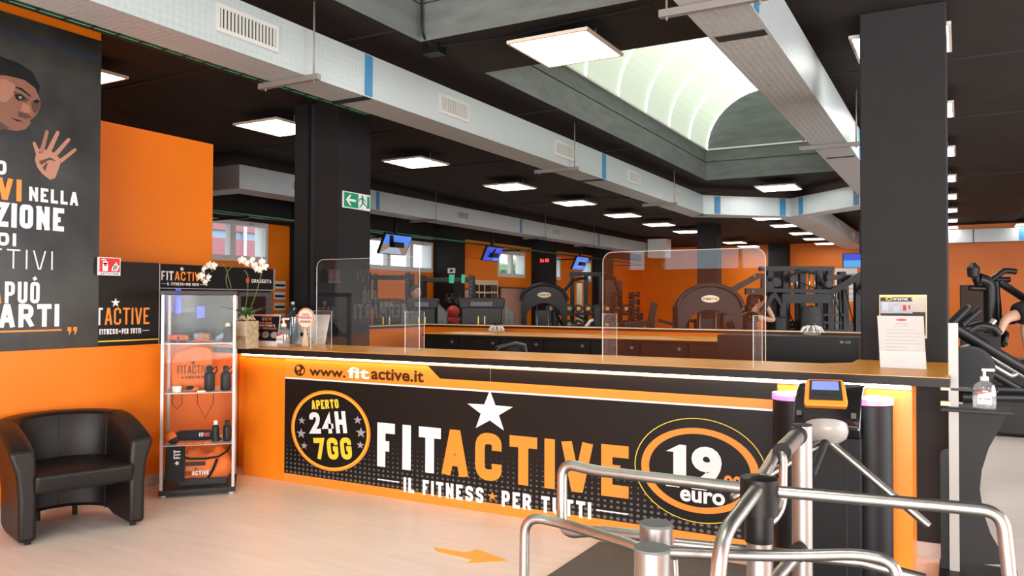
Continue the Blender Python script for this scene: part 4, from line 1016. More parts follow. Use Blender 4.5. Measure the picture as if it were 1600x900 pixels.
# ---- things on the counter
def board_sign(name, label, cat, p, w_, h, rz, lean, matn, parts):
    t = thing(name, label, cat, p, rz)
    pl = Plane((0, 0, 0), (1, 0, 0), (0, sin(lean), cos(lean)), (0, -cos(lean), sin(lean)))
    m = MB(); m.prism([(-w_/2, 0), (w_/2, 0), (w_/2, h), (-w_/2, h)], lambda u, v, q: pl(u, v, -q), .004); m.build('sheet', matn, t)
    m = MB(); parts(m, pl); m.build('print', None, t, fix=False)
    m = MB(); m.prism([(0, 0), (.06, 0), (0, h*.8)], lambda a, b_, q: (q-.02, sin(lean)*b_+.006+a, b_*cos(lean)), .004)
    m.build('easel_foot', 'paper', t)
    return t
p = at(412, 541, 'z', CT+.003); RZ = 0
def gel_sign(m, pl):
    m.use('black_print'); rect(m, pl, -.165, .165, .05, .275)
    m.use('orange_print'); rect(m, pl, -.165, .165, .278, .288); words(m, pl, 'COME USARE', -.10, .08, .205, .222, .005); words(m, pl, 'IL GEL IGIENIZZANTE', -.13, .14, .155, .172, .004)
    m.use('white_print'); words(m, pl, 'CORRETTAMENTE', -.13, .12, .18, .198, .0045)
    logo(m, pl, -.05, .07, .235, .272, sub=False)
    m.use('grey_print')
    for k in range(3): disc(m, pl, -.10+.11*k, .105, .045, .03, .002, 12)
    m.use('facade_blue'); disc(m, pl, -.10, .11, .02, .015, .003, 10); m.use('skin'); disc(m, pl, .01, .11, .02, .015, .003, 10)
board_sign('desk_sign', 'black and orange leaflet stand about hand gel beside the orchid', 'sign', (p.x, p.y, CT+.003), .34, .29, 0, .12, 'paper', gel_sign)
p = at(470, 538, 'z', CT+.003)
def calendar(m, pl):
    m.use('grey_print')
    for k in range(5): rect(m, pl, .05, .19, .03+.025*k, .032+.025*k)
    for k in range(6): rect(m, pl, .05+.028*k, .052+.028*k, .03, .13)
board_sign('desk_calendar', 'white desk calendar board behind the reed diffuser', 'calendar', (p.x-.03, p.y+.12, CT+.003), .44, .29, 0, .25, 'paper', calendar)
p = at(475, 510, 'y', 5.40)
t = thing('round_sign', 'round white and orange notice sign beside the hand gel bottle', 'sign', (p.x, 5.42, CT+.003))
pl = Plane((0, 0, 0), (1, 0, 0), (0, 0, 1), (0, -1, 0)); zc = p.z-CT+.07
m = MB().use('paper'); m.prism([(.105*cos(a), zc+.095*sin(a)) for a in [2*pi*k/32 for k in range(32)]], lambda u, v, q: (u, q, v), .004); m.build('disc', None, t)
m = MB().use('orange_print'); disc(m, pl, 0, zc, .103, .093, .002, ri=.88); m.use('sign_red'); words(m, pl, 'CHIEDI', -.045, .045, zc+.025, zc+.042, .004); words(m, pl, 'PAGODIL', -.085, .085, zc-.005, zc+.018, .006); m.use('skin_arm'); rect(m, pl, -.07, .07, zc-.04, zc-.02); m.build('print', None, t, fix=False)
m = MB().prism([(-.05, 0), (.03, 0), (.0, zc-.08), (-.02, zc-.08)], lambda u, v, q: (u, .006+q, v), .004); m.build('stand_leg', 'cream', t)
def pump_bottle(loc, label, s=1, liquid='gel'):
    t = thing('hand_gel_bottle', label, 'bottle', loc)
    MB().lathe([(.052*s, 0), (.058*s, .01*s), (.058*s, .10*s), (.05*s, .135*s), (.022*s, .155*s), (.018*s, .165*s)], n=20, sy=.7).build('bottle_body', 'jar_glass', t)
    MB().lathe([(.050*s, .004), (.055*s, .012*s), (.055*s, .07*s)], n=20, sy=.68).build('gel_fill', 'gel', t)
    m = MB().lathe([(.022*s, .16*s), (.022*s, .18*s), (.008*s, .185*s), (.008*s, .215*s)], n=12); m.box(-.012*s, .05*s, -.01*s, .01*s, .212*s, .226*s); m.build('pump', 'white_plastic', t)
    pl = Plane((0, -.0415*s, 0), (1, 0, 0), (0, 0, 1), (0, -1, 0)); m = MB().use('paper'); rect(m, pl, -.035*s, .035*s, .03*s, .10*s, .002); m.use('sign_red'); m.poly([pl(-.035*s, .10*s, .003), pl(.035*s, .10*s, .003), pl(-.035*s, .082*s, .003)]); m.use('black_print'); words(m, pl, 'GEL MANI', -.028*s, .028*s, .055*s, .065*s, .002*s, e=.003); m.build('label_print', None, t, fix=False)
    return t
p = at(443, 542, 'z', CT+.003); pump_bottle((p.x, p.y, CT+.003), 'clear hand gel pump bottle on the counter beside the reed diffuser', 1.15)
def diffuser(loc, label, s=1, sticks=True):
    t = thing('reed_diffuser', label, 'diffuser', loc)
    MB().lathe([(.06*s, 0), (.088*s, .018*s), (.092*s, .04*s), (.07*s, .068*s), (.03*s, .085*s), (.022*s, .09*s)], n=22).build('glass_jar', 'jar_glass', t)
    MB().lathe([(.055*s, .003), (.08*s, .02*s), (.0001, .021*s)], n=18).build('oil', 'cream', t)
    MB().lathe([(.034*s, .088*s), (.036*s, .118*s), (.03*s, .122*s)], n=18).build('collar', 'black_plastic', t)
    if sticks:
        for a, b_ in ((-.10, .25), (.07, .27), (.055, .275), (.085, .28)): MB().tube([(-a*.2*s, 0, .01), (a*s, .01, b_*s)], .0025, 5).build('reed', 'black_plastic', t)
    else:
        m = MB()
        for k in range(10): a = 2*pi*k/10; m.tube([(.03*cos(a), .03*sin(a), .085), (.07*cos(a), .07*sin(a), .07), (.098*cos(a), .098*sin(a), .03)], [.007, .01, .004], 6)
        m.build('petal_fringe', 'paper', t)
    return t
p = at(475, 540, 'z', CT+.003); diffuser((p.x, p.y, CT+.003), 'squat glass reed diffuser with black sticks on the counter', 1.0)
p = at(457, 530, 'y', 5.73); t = thing('water_bottle', 'large clear blue water bottle behind the calendar', 'bottle', (p.x, 5.73, CT+.003)); MB().lathe([(.05, 0), (.056, .02), (.056, .25), (.05, .32), (.022, .37), (.015, .385)], n=20).build('bottle_body', 'bottle_blue', t); MB().lathe([(.018, .38), (.018, .405)], n=12).build('cap', 'facade_blue', t)
# orchid
p = at(379, 545, 'z', CT+.003); OY = p.y
t = thing('orchid', 'white orchid in a square pot at the left end of the counter', 'plant', (p.x-.02, p.y+.06, CT+.003))
MB().box(-.075, .075, -.07, .07, 0, .24).build('pot', 'pot', t, bevel=.006)
m = MB()
for k in range(4): m.box(-.07+.037*k, -.04+.037*k, -.073, -.069, .11, .235)
m.build('pot_slat', 'cream', t)
m = MB()
for k in range(14):
    a = k*2.4; m.tube([(0, 0, .24), (.05*cos(a), .05*sin(a), .27+.01*(k % 3)), (.08*cos(a), .07*sin(a), .25)], .004, 5)
m.build('root_tangle', 'cream', t)
for k in range(8):
    a = k*.8+.2; m = MB(); L_ = .16+.03*(k % 3); q = []
    m.sm = True; b0 = None
    for j in range(6):
        s_ = j/5; wd = .028*sin(pi*(.12+.85*s_)); c_ = Vector((cos(a)*L_*s_, sin(a)*L_*s_, .26+.16*s_*(1-s_*.5)+.02*(k % 2))); n_ = Vector((-sin(a), cos(a), 0)); m.v += [tuple(c_-n_*wd), tuple(c_+Vector((0, 0, -.006))), tuple(c_+n_*wd)]
        if j: i0 = 3*j; m.face([i0-3, i0-2, i0+1, i0]); m.face([i0-2, i0-1, i0+2, i0+1])
    m.build('leaf', 'leaf', t)
def W(px, py, dy=0): q = at(px, py, 'y', OY+.06+dy); return Vector((q.x, q.y, q.z))-t.location
stems = [[(372, 500), (362, 452), (352, 415), (345, 412), (330, 425)], [(378, 500), (386, 470), (388, 430), (382, 422)], [(384, 500), (400, 460), (408, 430), (412, 412)], [(376, 500), (352, 440), (356, 420), (398, 404), (414, 412)]]
for st in stems: MB().tube(fillet([W(*q) for q in st], .08, 4), .0045, 6).build('stem', 'stem', t)
def flower(c_, s_, seed):
    rnd = random.Random(seed); f = MB().use('petal'); ax = Vector((rnd.uniform(-.3, .5), -1, rnd.uniform(-.3, .3))).normalized(); u_ = ax.cross(Vector((0, 0, 1))).normalized(); v_ = u_.cross(ax)
    for k, (rl, rw) in enumerate(((1, .42), (1, .75), (.9, .42), (.9, .42), (1, .75))):
        a = pi/2+2*pi*k/5; d = u_*cos(a)+v_*sin(a); n_ = ax.cross(d); pts = []
        for s2 in range(9): th = 2*pi*s2/9; pts.append(c_+d*s_*(.5*rl+.5*rl*cos(th))+n_*s_*rw*.6*sin(th)+ax*.012*(1-cos(th)))
        f.sm = True; f.poly(pts)
        f.poly([p_-ax*.002 for p_ in reversed(pts)])
    f.use('yellow_print'); f.ball(tuple(c_+ax*.012), .007, n=8, m=5)
    f.build('flower', None, t, fix=False)
for i, (a, b_) in enumerate(((328, 415), (319, 421), (314, 432), (326, 434), (321, 441), (334, 416), (378, 407), (386, 411), (394, 407), (397, 414), (402, 420), (409, 410), (414, 417), (407, 421))): flower(W(a, b_, -.02*(i % 3)), .042, i)

# A4 notice in an acrylic stand at the right end
p0 = at(1411, 566, 'z', CT+.003)
t = thing('notice_stand', 'white printed notice in a clear acrylic holder at the right end of the counter', 'sign', (at(1411, 563, 'y', 5.6).x, 5.6, CT+.003))
pl = Plane((0, 0, 0), (1, 0, 0), (0, .10, .995), (0, -.995, .10))
m = MB(); m.prism([(-.13, 0), (.13, 0), (.115, .33), (-.15, .33)], lambda u, v, q: pl(u, v, -q), .003); m.build('sheet', 'notice_paper', t)
m = MB(); m.prism([(-.135, 0), (.135, 0), (.12, .335), (-.155, .335)], lambda u, v, q: pl(u, v, q+.001), .002); m.build('acrylic_front', 'vitrine_glass', t)
MB().box(-.13, .13, -.01, .09, 0, .004).build('foot', 'plexi_edge', t)
m = MB().use('grey_print'); words(m, pl, 'AVVISO', -.04, .03, .275, .285, .002)
for k, (a, b_) in enumerate(((-.06, .03), (-.1, .07), (-.1, .09), (-.09, .1), (-.1, .08), (-.1, .1), (-.1, .02), (-.1, .1), (-.09, .09), (-.09, .1), (-.09, .04))): rect(m, pl, a, b_, .262-.022*k, .266-.022*k, .0006)
m.use('sign_red'); disc(m, pl, -.01, .305, .03, .008, .0008, 16); m.build('print', None, t, fix=False)
# poster on big column
t = thing('column_poster', 'small framed sports poster on the large black column', 'poster', (-.36, 6.35, 1.45))
pl = Plane((0, 6.348, 0), (1, 0, 0), (0, 0, 1), (0, -1, 0))
MB().box(-.515, -.21, 6.34, 6.349, 1.305, 1.612).build('sheet', 'cream', t, world=True)
PY = Plane((0, 6.34, 0), (1, 0, 0), (0, 0, 1), (0, -1, 0))
m = MB().use('black_print'); rect(m, PY, -.508, -.218, 1.325, 1.595); m.use('yellow_print'); rect(m, PY, -.508, -.218, 1.595, 1.607); m.use('grey_print'); rect(m, PY, -.505, -.30, 1.48, 1.565, .002); m.use('skirting'); rect(m, PY, -.30, -.22, 1.49, 1.60, .002)
m.use('facade_blue'); rect(m, PY, -.495, -.455, 1.50, 1.555, .003); rect(m, PY, -.425, -.385, 1.49, 1.53, .003); m.use('skin_arm'); rect(m, PY, -.41, -.395, 1.53, 1.555, .003); m.use('red_cloth'); rect(m, PY, -.36, -.34, 1.50, 1.54, .003); rect(m, PY, -.325, -.315, 1.51, 1.54, .003)
m.use('white_print'); words(m, PY, 'FITACTIVE', -.42, -.33, 1.573, 1.588, .003, e=.003); m.use('yellow_print'); disc(m, PY, -.45, 1.583, .022, .012, .003, 16, .7); disc(m, PY, -.285, 1.583, .022, .012, .003, 16, .7)
m.use('orange_print'); words(m, PY, 'ORARI', -.30, -.24, 1.42, 1.435, .003, e=.003); m.use('orange_print'); rect(m, PY, -.508, -.218, 1.308, 1.318, .002)
m.build('print', None, t, world=True, fix=False)
# exit sign on column A
t = thing('exit_sign', 'green and white emergency exit sign on the black column', 'sign', (-5.67, 6.67, 2.63))
MB().box(-5.68, -5.665, 6.46, 6.90, 2.545, 2.72).build('plate', 'white_print', t, world=True)
pl = Plane((-5.665, 0, 0), (0, 1, 0), (0, 0, 1), (1, 0, 0))
m = MB().use('sign_green'); rect(m, pl, 6.472, 6.70, 2.555, 2.71); rect(m, pl, 6.845, 6.89, 2.57, 2.705)
m.use('white_print'); m.poly([pl(6.50, 2.633, .003), pl(6.56, 2.69, .003), pl(6.585, 2.69, .003), pl(6.55, 2.645, .003), pl(6.66, 2.645, .003), pl(6.66, 2.62, .003), pl(6.55, 2.62, .003), pl(6.585, 2.575, .003), pl(6.56, 2.575, .003)])
m.use('sign_green'); disc(m, pl, 6.765, 2.688, .016, .014, .003, 12)
def limb(a, b_, t_): 
    A = Vector(a); B = Vector(b_); d = (B-A).normalized(); n_ = Vector((-d.y, d.x))*t_/2; m.poly([pl(*(A+n_), .003), pl(*(B+n_), .003), pl(*(B-n_), .003), pl(*(A-n_), .003)])
limb((6.765, 2.675), (6.775, 2.62), .03); limb((6.77, 2.67), (6.72, 2.66), .012); limb((6.72, 2.66), (6.715, 2.635), .012); limb((6.775, 2.67), (6.82, 2.64), .012); limb((6.775, 2.625), (6.745, 2.59), .016); limb((6.745, 2.59), (6.72, 2.565), .014); limb((6.78, 2.62), (6.82, 2.60), .016); limb((6.82, 2.60), (6.85, 2.57), .014)
m.build('pictogram', None, t, world=True, fix=False)

# ================================================================== RECEPTION BACK: half wall and lockers
m = MB(); m.box(-6.30, -6.18, 6.93, 8.8, 0, 1.225).box(-6.18, -.6, 8.7, 8.82, 0, 1.225); struct(m, 'wall_half', 'orange_wall')
t = thing('half_wall_cap', 'dark capping with pale edge on the half wall behind reception', 'capping', (-3.5, 8.7, 1.2))
MB().box(-6.34, -6.14, 6.93, 8.86, 1.225, 1.262).box(-6.14, -.55, 8.66, 8.86, 1.225, 1.262).build('cap_board', 'brown_print', t, world=True)
MB().box(-6.14, -.55, 8.655, 8.66, 1.252, 1.264).box(-6.14, -6.135, 6.93, 8.655, 1.252, 1.264).build('pale_edge', 'cream', t, world=True)
MB().box(-6.17, -6.135, 6.93, 7.35, .6, 1.13).build('access_board', 'mid_grey', None) and None
tag(bpy.data.objects['access_board'], 'grey access board on the low wall beside the exit sign column', 'board')
# locker row with orange top
Yf = 7.75; Zt = 1.185
t = thing('locker_row_top', 'orange worktop on the black lockers behind reception', 'worktop', (-4, 8.2, Zt)); MB().box(-5.55, -1.80, Yf-.03, 8.65, Zt-.03, Zt).build('board', 'worktop_orange', t, world=True)
MB().box(-5.55, -1.80, Yf-.031, Yf-.030, Zt-.03, Zt-.008).build('front_edge', 'cabinet_black', t, world=True)
xs = [-5.55, -5.05, -4.5, -3.95, -3.4, -2.85, -2.35, -1.80]
for i in range(7):
    k = thing('locker_cabinet', ORD[i]+' black locker cabinet from the left below the orange worktop', 'cabinet', ((xs[i]+xs[i+1])/2, 8.2, 0), 0, 'black lockers behind the reception counter')
    MB().box(xs[i]+.003, xs[i+1]-.003, Yf+.02, 8.64, 0, Zt-.032).build('body', 'cabinet_black', k, world=True)
    d = MB().box(xs[i]+.006, xs[i+1]-.006, Yf, Yf+.02, .02, Zt-.04).build('door', 'cabinet_black', k, world=True)
    q = MB().tube([((xs[i+1]-.09)-k.location.x, Yf-8.2, 1.09), ((xs[i+1]-.09)-k.location.x, Yf-.012-8.2, 1.09)], .016, 12); q.build('lock', 'galvanised', d)
    q = MB().box(xs[i+1]-.30-k.location.x, xs[i+1]-.21-k.location.x, Yf-.006-8.2, Yf-8.2, 1.075, 1.105); q.build('number_plate', 'mid_grey', d)
t = thing('reception_cabinet', 'plain black cabinet in front of the lockers left of the large column', 'cabinet', (-1.3, 7.2, 0))
MB().box(-1.86, -.72, 7.0, 7.4, 0, 1.272).build('body', 'cabinet_black', t, world=True); MB().box(-1.86, -.72, 6.985, 7.0, .05, 1.265).build('front', 'grey_frame', t, world=True)
pl = Plane((0, 6.985, 0), (1, 0, 0), (0, 0, 1), (0, -1, 0)); m = MB().use('grey_print'); words(m, pl, 'IN US', -.86, -.78, 1.225, 1.245, .004); m.build('lettering', None, t, world=True, fix=False)
p = at(717, 524, 'z', Zt); diffuser((p.x, 8.2, Zt), 'fringed glass diffuser with dark lid on the orange locker worktop', 1.05, False)
p = at(1245, 530, 'z', 1.272); diffuser((p.x, 7.2, 1.272), 'fringed diffuser on the plain black cabinet near the large column', .85, False)
t = thing('paper_sheets', 'loose white papers on the orange locker worktop', 'paper', (-5.0, 8.0, Zt)); MB().box(-.25, .2, -.12, .12, 0, .006).build('sheet', 'paper', t)
t = thing('shoulder_bag', 'grey and black bag on the staff desk behind the counter', 'bag', (at(805, 545, 'y', 6.1).x, 6.0, .75))
m = MB(); m.sm = True; m.lathe([(.2, 0), (.22, .1), (.2, .3), (.14, .42), (.0001, .455)], n=18, sy=.5); m.build('body', 'grey_frame', t)
MB().tube([(-.17, -.05, .30), (-.05, -.09, .41), (.1, -.08, .46), (.17, -.03, .44), (.18, 0, .3)], .012, 6).build('strap', 'light_grey', t)

# ================================================================== FLOOR ITEMS
tag(MB().use('mat_grey').box(-2.04, .4, 2.0, 4.80, .001, .012).build('entrance_mat', None), 'dark grey entrance mat under the steel barriers', 'mat')
def flr(px, py): q = at(px, py, 'z', .003); return q
m = MB(); pts = [(677, 855), (728, 863), (746, 858), (795, 876), (728, 880), (739, 874), (684, 862)]
m.prism([(flr(*q).x, flr(*q).y) for q in pts], lambda u, v, w_: (u, v, .001+w_), .002)
tag(m.build('floor_arrow', 'arrow_orange'), 'orange arrow sticker on the pale floor pointing to the turnstile', 'sticker')

# ================================================================== TURNSTILE
ts = thing('turnstile', 'black turnstile cabinet with steel tripod arms and card reader', 'turnstile', (-.66, 4.85, 0))
def capsule(cx, cy, hx, r, n=16):
    p = [(cx+hx+r*cos(a), cy+r*sin(a)) for a in [-pi/2+pi*k/n for k in range(n+1)]]+[(cx-hx+r*cos(a), cy+r*sin(a)) for a in [pi/2+pi*k/n for k in range(n+1)]]
    return p
lx = -.855; rx = -.445
for x, lb in ((lx, 'left'), (rx, 'right')):
    m = MB().cyl(x, 4.88, 0, .985, .115, 28); m.build('end_drum', 'grey_frame', ts, world=True)
    m = MB().cyl(x, 4.88, .992, 1.015, .120, 28); m.build('lit_rim', 'led_purple', ts, world=True)
    m = MB().cyl(x, 4.88, 1.02, 1.028, .121, 28); m.build('acrylic_disc', 'plexi_edge', ts, world=True)
MB().box(lx+.03, rx-.03, 4.72, 5.0, 0, .93).build('body', 'grey_frame', ts, world=True, bevel=.01)
MB().box(rx-.108, rx-.100, 4.715, 4.72, 0, .93).build('panel_joint', 'dark_gap', ts, world=True)
# head
hd_ = MB(); hx0, hx1 = -.825, -.475
prof = [(5.0, .80), (5.0, 1.06), (4.97, 1.085), (4.86, 1.085), (4.78, 1.05), (4.72, .99), (4.67, .90), (4.665, .86), (4.69, .82), (4.75, .80)]
hd_.prism(prof, lambda u, v, w_: (hx0+w_, u, v), hx1-hx0); hd_.build('head_housing', 'gloss_black', ts, world=True, bevel=.012)
# reader
rd = MB(); c0 = at(1290, 612, 'd', 4.12)
pl = Plane(c0, (.94, .33, 0), (.12, -.0+.30, .93), (-.33*.9, .94*-1, .30)); 
u_ = Vector((.97, .22, 0)).normalized(); n_ = Vector((.2, -.88, .42)).normalized(); v_ = n_.cross(u_).normalized()
if v_.z < 0: v_ = -v_
pl = Plane(c0, u_, v_, n_)
rd.prism([(-.10, -.075), (.10, -.075), (.105, -.05), (.092, .06), (.08, .07), (-.08, .07), (-.092, .06), (-.105, -.05)], lambda u, v, w_: pl(u, v, w_-.05), .045)
R0 = rd.build('card_reader', 'orange_board', ts, world=True, bevel=.006)
q = MB(); q.prism([(-.082, -.045), (.082, -.045), (.075, .06), (-.075, .06)], lambda u, v, w_: pl(u, v, w_-.004), .008); q.v = [tuple(Vector(a)-ts.location) for a in q.v]; q.build('reader_face', 'mid_grey', R0)
q = MB(); q.prism([(-.068, .008), (.065, .008), (.062, .055), (-.064, .055)], lambda u, v, w_: pl(u, v, w_+.004), .002); q.v = [tuple(Vector(a)-ts.location) for a in q.v]; q.build('screen', 'screen_lcd', R0)
q = MB(); q.prism([(-.06, -.02), (.06, -.02), (.06, -.017), (-.06, -.017)], lambda u, v, w_: pl(u, v, w_+.004), .002); q.v = [tuple(Vector(a)-ts.location) for a in q.v]; q.build('card_slot', 'black_plastic', R0)
MB().cyl(c0.x, c0.y+.05, 1.08, c0.z, .03, 12).build('reader_mount', 'black_plastic', ts, world=True)
# hub and arms
hub = at(1291, 680, 'd', 4.02); dirv = Vector((.08, -.42, -.90)).normalized()
m = MB(); m.tube([hub-dirv*.055, hub-dirv*.02, hub+dirv*.01, hub+dirv*.035, hub+dirv*.045], [.10, .105, .095, .06, .03], 28); m.build('hub', 'light_plastic', ts, world=True)
for (a, d, mt) in (((1452, 822), 3.72, 'steel'), ((1268, 742), 3.62, 'dark_rubber'), ((1143, 778), 3.78, 'steel')):
    e_ = at(a[0], a[1], 'd', d); s_ = hub+dirv*.02
    MB().tube([s_, s_+(e_-s_)*.97, e_], [.019, .019, .015], 14).build('arm', mt, ts, world=True)
MB().box(-.80, -.775, 4.66, 4.672, .93, .955).build('indicator', 'light_grey', ts, world=True); MB().box(-.52, -.495, 4.66, 4.672, .93, .96).build('indicator', 'light_grey', ts, world=True)

# ================================================================== STEEL BARRIERS
def seg(name, label, cat, loc): return thing(name, label, cat, loc)
def at3(l): return [at(a, b_, 'd', d) for a, b_, d in l]
# tall post
p = at(1253, 665, 'd', 3.34)
tp_ = seg('barrier_post', 'tall brushed steel post in front of the turnstile', 'post', (p.x, p.y, 0))
MB().cyl(0, 0, 0, p.z, .041, 28).build('tube', 'steel_satin', tp_); MB().cyl(0, 0, p.z, p.z+.006, .041, 28).build('cap', 'mid_grey', tp_); MB().cyl(0, 0, 0, .01, .07, 28).build('floor_flange', 'steel', tp_)
a, b_ = at(1247, 680, 'd', 3.24), at(1222, 706, 'd', 2.98)
MB().tube([a, a+(b_-a)*.15], .037, 20).build('collar', 'dark_rubber', tp_, world=True); MB().tube([a, b_], .033, 20).build('stub', 'steel', tp_, world=True); MB().tube([b_, b_+(b_-a).normalized()*.006], .034, 20).build('stub_cap', 'dark_rubber', tp_, world=True)
a, b_ = at(1250, 860, 'd', 3.28), at(1205, 912, 'd', 3.0)
MB().tube([a, a+(b_-a)*.12], .036, 20).build('collar', 'dark_rubber', tp_, world=True); MB().tube([a, b_], .026, 20).build('stub', 'steel', tp_, world=True)
# swing gate post (front) with rails
p = at(1186, 742, 'd', 2.42)
fp = seg('swing_gate', 'swing gate with black capped post and curved steel rails in the foreground', 'gate', (p.x, p.y, 0))
MB().cyl(0, 0, 0, p.z-.17, .037, 28).build('post_tube', 'steel_satin', fp); MB().cyl(0, 0, p.z-.20, p.z-.115, .042, 28).build('sleeve', 'black_plastic', fp)
MB().lathe([(.056, p.z-.115), (.056, p.z-.010), (.052, p.z-.006), (.0001, p.z+.002)], n=32).build('post_cap', 'black_plastic', fp); MB().cyl(0, 0, 0, .01, .07, 28).build('floor_flange', 'steel', fp)
r = .0185
MB().tube(fillet(at3([(1190, 766, 2.44), (925, 735, 2.74), (878, 722, 2.80), (878, 835, 2.76), (930, 829, 2.68), (1020, 838, 2.56)]), .13, 8), r, 16).build('rail', 'steel', fp, world=True)
MB().tube(fillet(at3([(1180, 765, 2.44), (1500, 793, 2.26), (1566, 800, 2.22), (1580, 930, 2.18)]), .13, 8), r, 16).build('rail', 'steel', fp, world=True)
MB().tube(fillet(at3([(1212, 708, 3.12), (1186, 755, 2.5), (1182, 766, 2.36), (1128, 838, 2.12), (1118, 940, 2.08)]), .07, 8), .021, 16).build('rail', 'steel', fp, world=True)
MB().tube(fillet(at3([(1214, 702, 3.02), (1224, 707, 2.98), (1223, 790, 2.95), (1208, 815, 2.9), (1185, 822, 2.8)]), .04, 5), .016, 12).build('handle_loop', 'steel', fp, world=True)
# bollards and low rail
p1 = at(1019, 857, 'd', 2.2); p2 = at(1025, 819, 'd', 2.42)
lb = seg('low_barrier', 'low curved steel rail with the nearer grey capped bollard', 'barrier', (p1.x, p1.y, 0))
MB().cyl(0, 0, 0, p1.z-.004, .049, 32).build('bollard_tube', 'steel_satin', lb); MB().cyl(0, 0, p1.z-.004, p1.z+.004, .050, 32).build('bollard_cap', 'curb_paint', lb)
MB().tube(fillet(at3([(818, 960, 2.66), (820, 805, 2.68), (880, 818, 2.62), (985, 850, 2.36), (1012, 862, 2.3)]), .09, 8), .0165, 16).build('rail', 'steel', lb, world=True)
MB().tube(fillet(at3([(1040, 862, 2.3), (1200, 869, 2.30), (1345, 866, 2.24), (1400, 878, 2.2), (1405, 960, 2.18)]), .10, 8), .0165, 16).build('rail', 'steel', lb, world=True)
MB().tube(at3([(1053, 873, 2.3), (1058, 960, 2.3)]), .012, 10).build('bracket', 'steel', lb, world=True)
rb = seg('bollard', 'rear grey capped steel bollard beside the low rail', 'bollard', (p2.x, p2.y, 0))
MB().cyl(0, 0, 0, p2.z-.004, .049, 32).build('tube', 'steel_satin', rb); MB().cyl(0, 0, p2.z-.004, p2.z+.004, .050, 32).build('cap', 'curb_paint', rb)
MB().tube(at3([(1052, 848, 2.5), (1345, 878, 2.42), (1445, 905, 2.36)]), .0165, 14).build('rail', 'steel', rb, world=True)

# ================================================================== GEL STAND (right)
SY = 5.25
def SP(px, py): q = at(px, py, 'y', SY); return (q.x, q.z)
gs = thing('gel_stand', 'black hourglass shaped stand with white edge post at the right', 'stand', (at(1530, 885, 'y', SY).x, SY, 0))
crv = [(1497, 640), (1577, 640), (1562, 670), (1545, 700), (1534, 735), (1531, 765), (1536, 800), (1548, 835), (1575, 882), (1497, 882)]
m = MB(); m.prism([(SP(*q)[0], max(SP(*q)[1], .035)) for q in crv], lambda u, v, w_: (u, SY+w_, v), .03); m.build('hourglass_board', 'black_paint', gs, world=True)
x0, z0 = SP(1484, 885); x1, z1 = SP(1497, 505)
MB().box(x0, x1, SY-.02, SY+.03, .03, z1).build('white_post', 'light_plastic', gs, world=True)
x0, z0 = SP(1467, 880); x1, _ = SP(1592, 880)
MB().box(x0, x1, SY-.18, SY+.2, .001, .03).build('base', 'grey_frame', gs, world=True, bevel=.008)
m = MB(); a = SP(1469, 700); b_ = SP(1484, 700)
m.prism([(a[0], .03), (b_[0], .03), (b_[0], a[1]), (a[0]+.03, a[1]), (a[0]+.008, a[1]-.015), (a[0], a[1]-.04)], lambda u, v, w_: (u, SY+w_, v), .03); m.build('side_board', 'grey_frame', gs, world=True)
a = SP(1470, 634); b_ = SP(1592, 634)
MB().box(a[0], b_[0]-.03, SY-.10, SY+.15, a[1]-.02, a[1]).build('tray', 'mid_grey', gs, world=True, bevel=.004)
a2 = SP(1470, 607); MB().box(a2[0], SP(1560, 607)[0], SY-.03, SY+.08, a2[1]-.006, a2[1]+.008).build('bottle_ring', 'black_plastic', gs, world=True)
for pz in (605, 629): q = SP(1470, pz); MB().box(q[0], q[0]+.05, SY-.05, SY-.02, q[1]-.012, q[1]+.014).build('clamp', 'cream', gs, world=True)
q = SP(1538, 630); pump_bottle((q[0], SY-.03, a[1]), 'clear hand gel pump bottle on the tray of the black stand', 1.0)

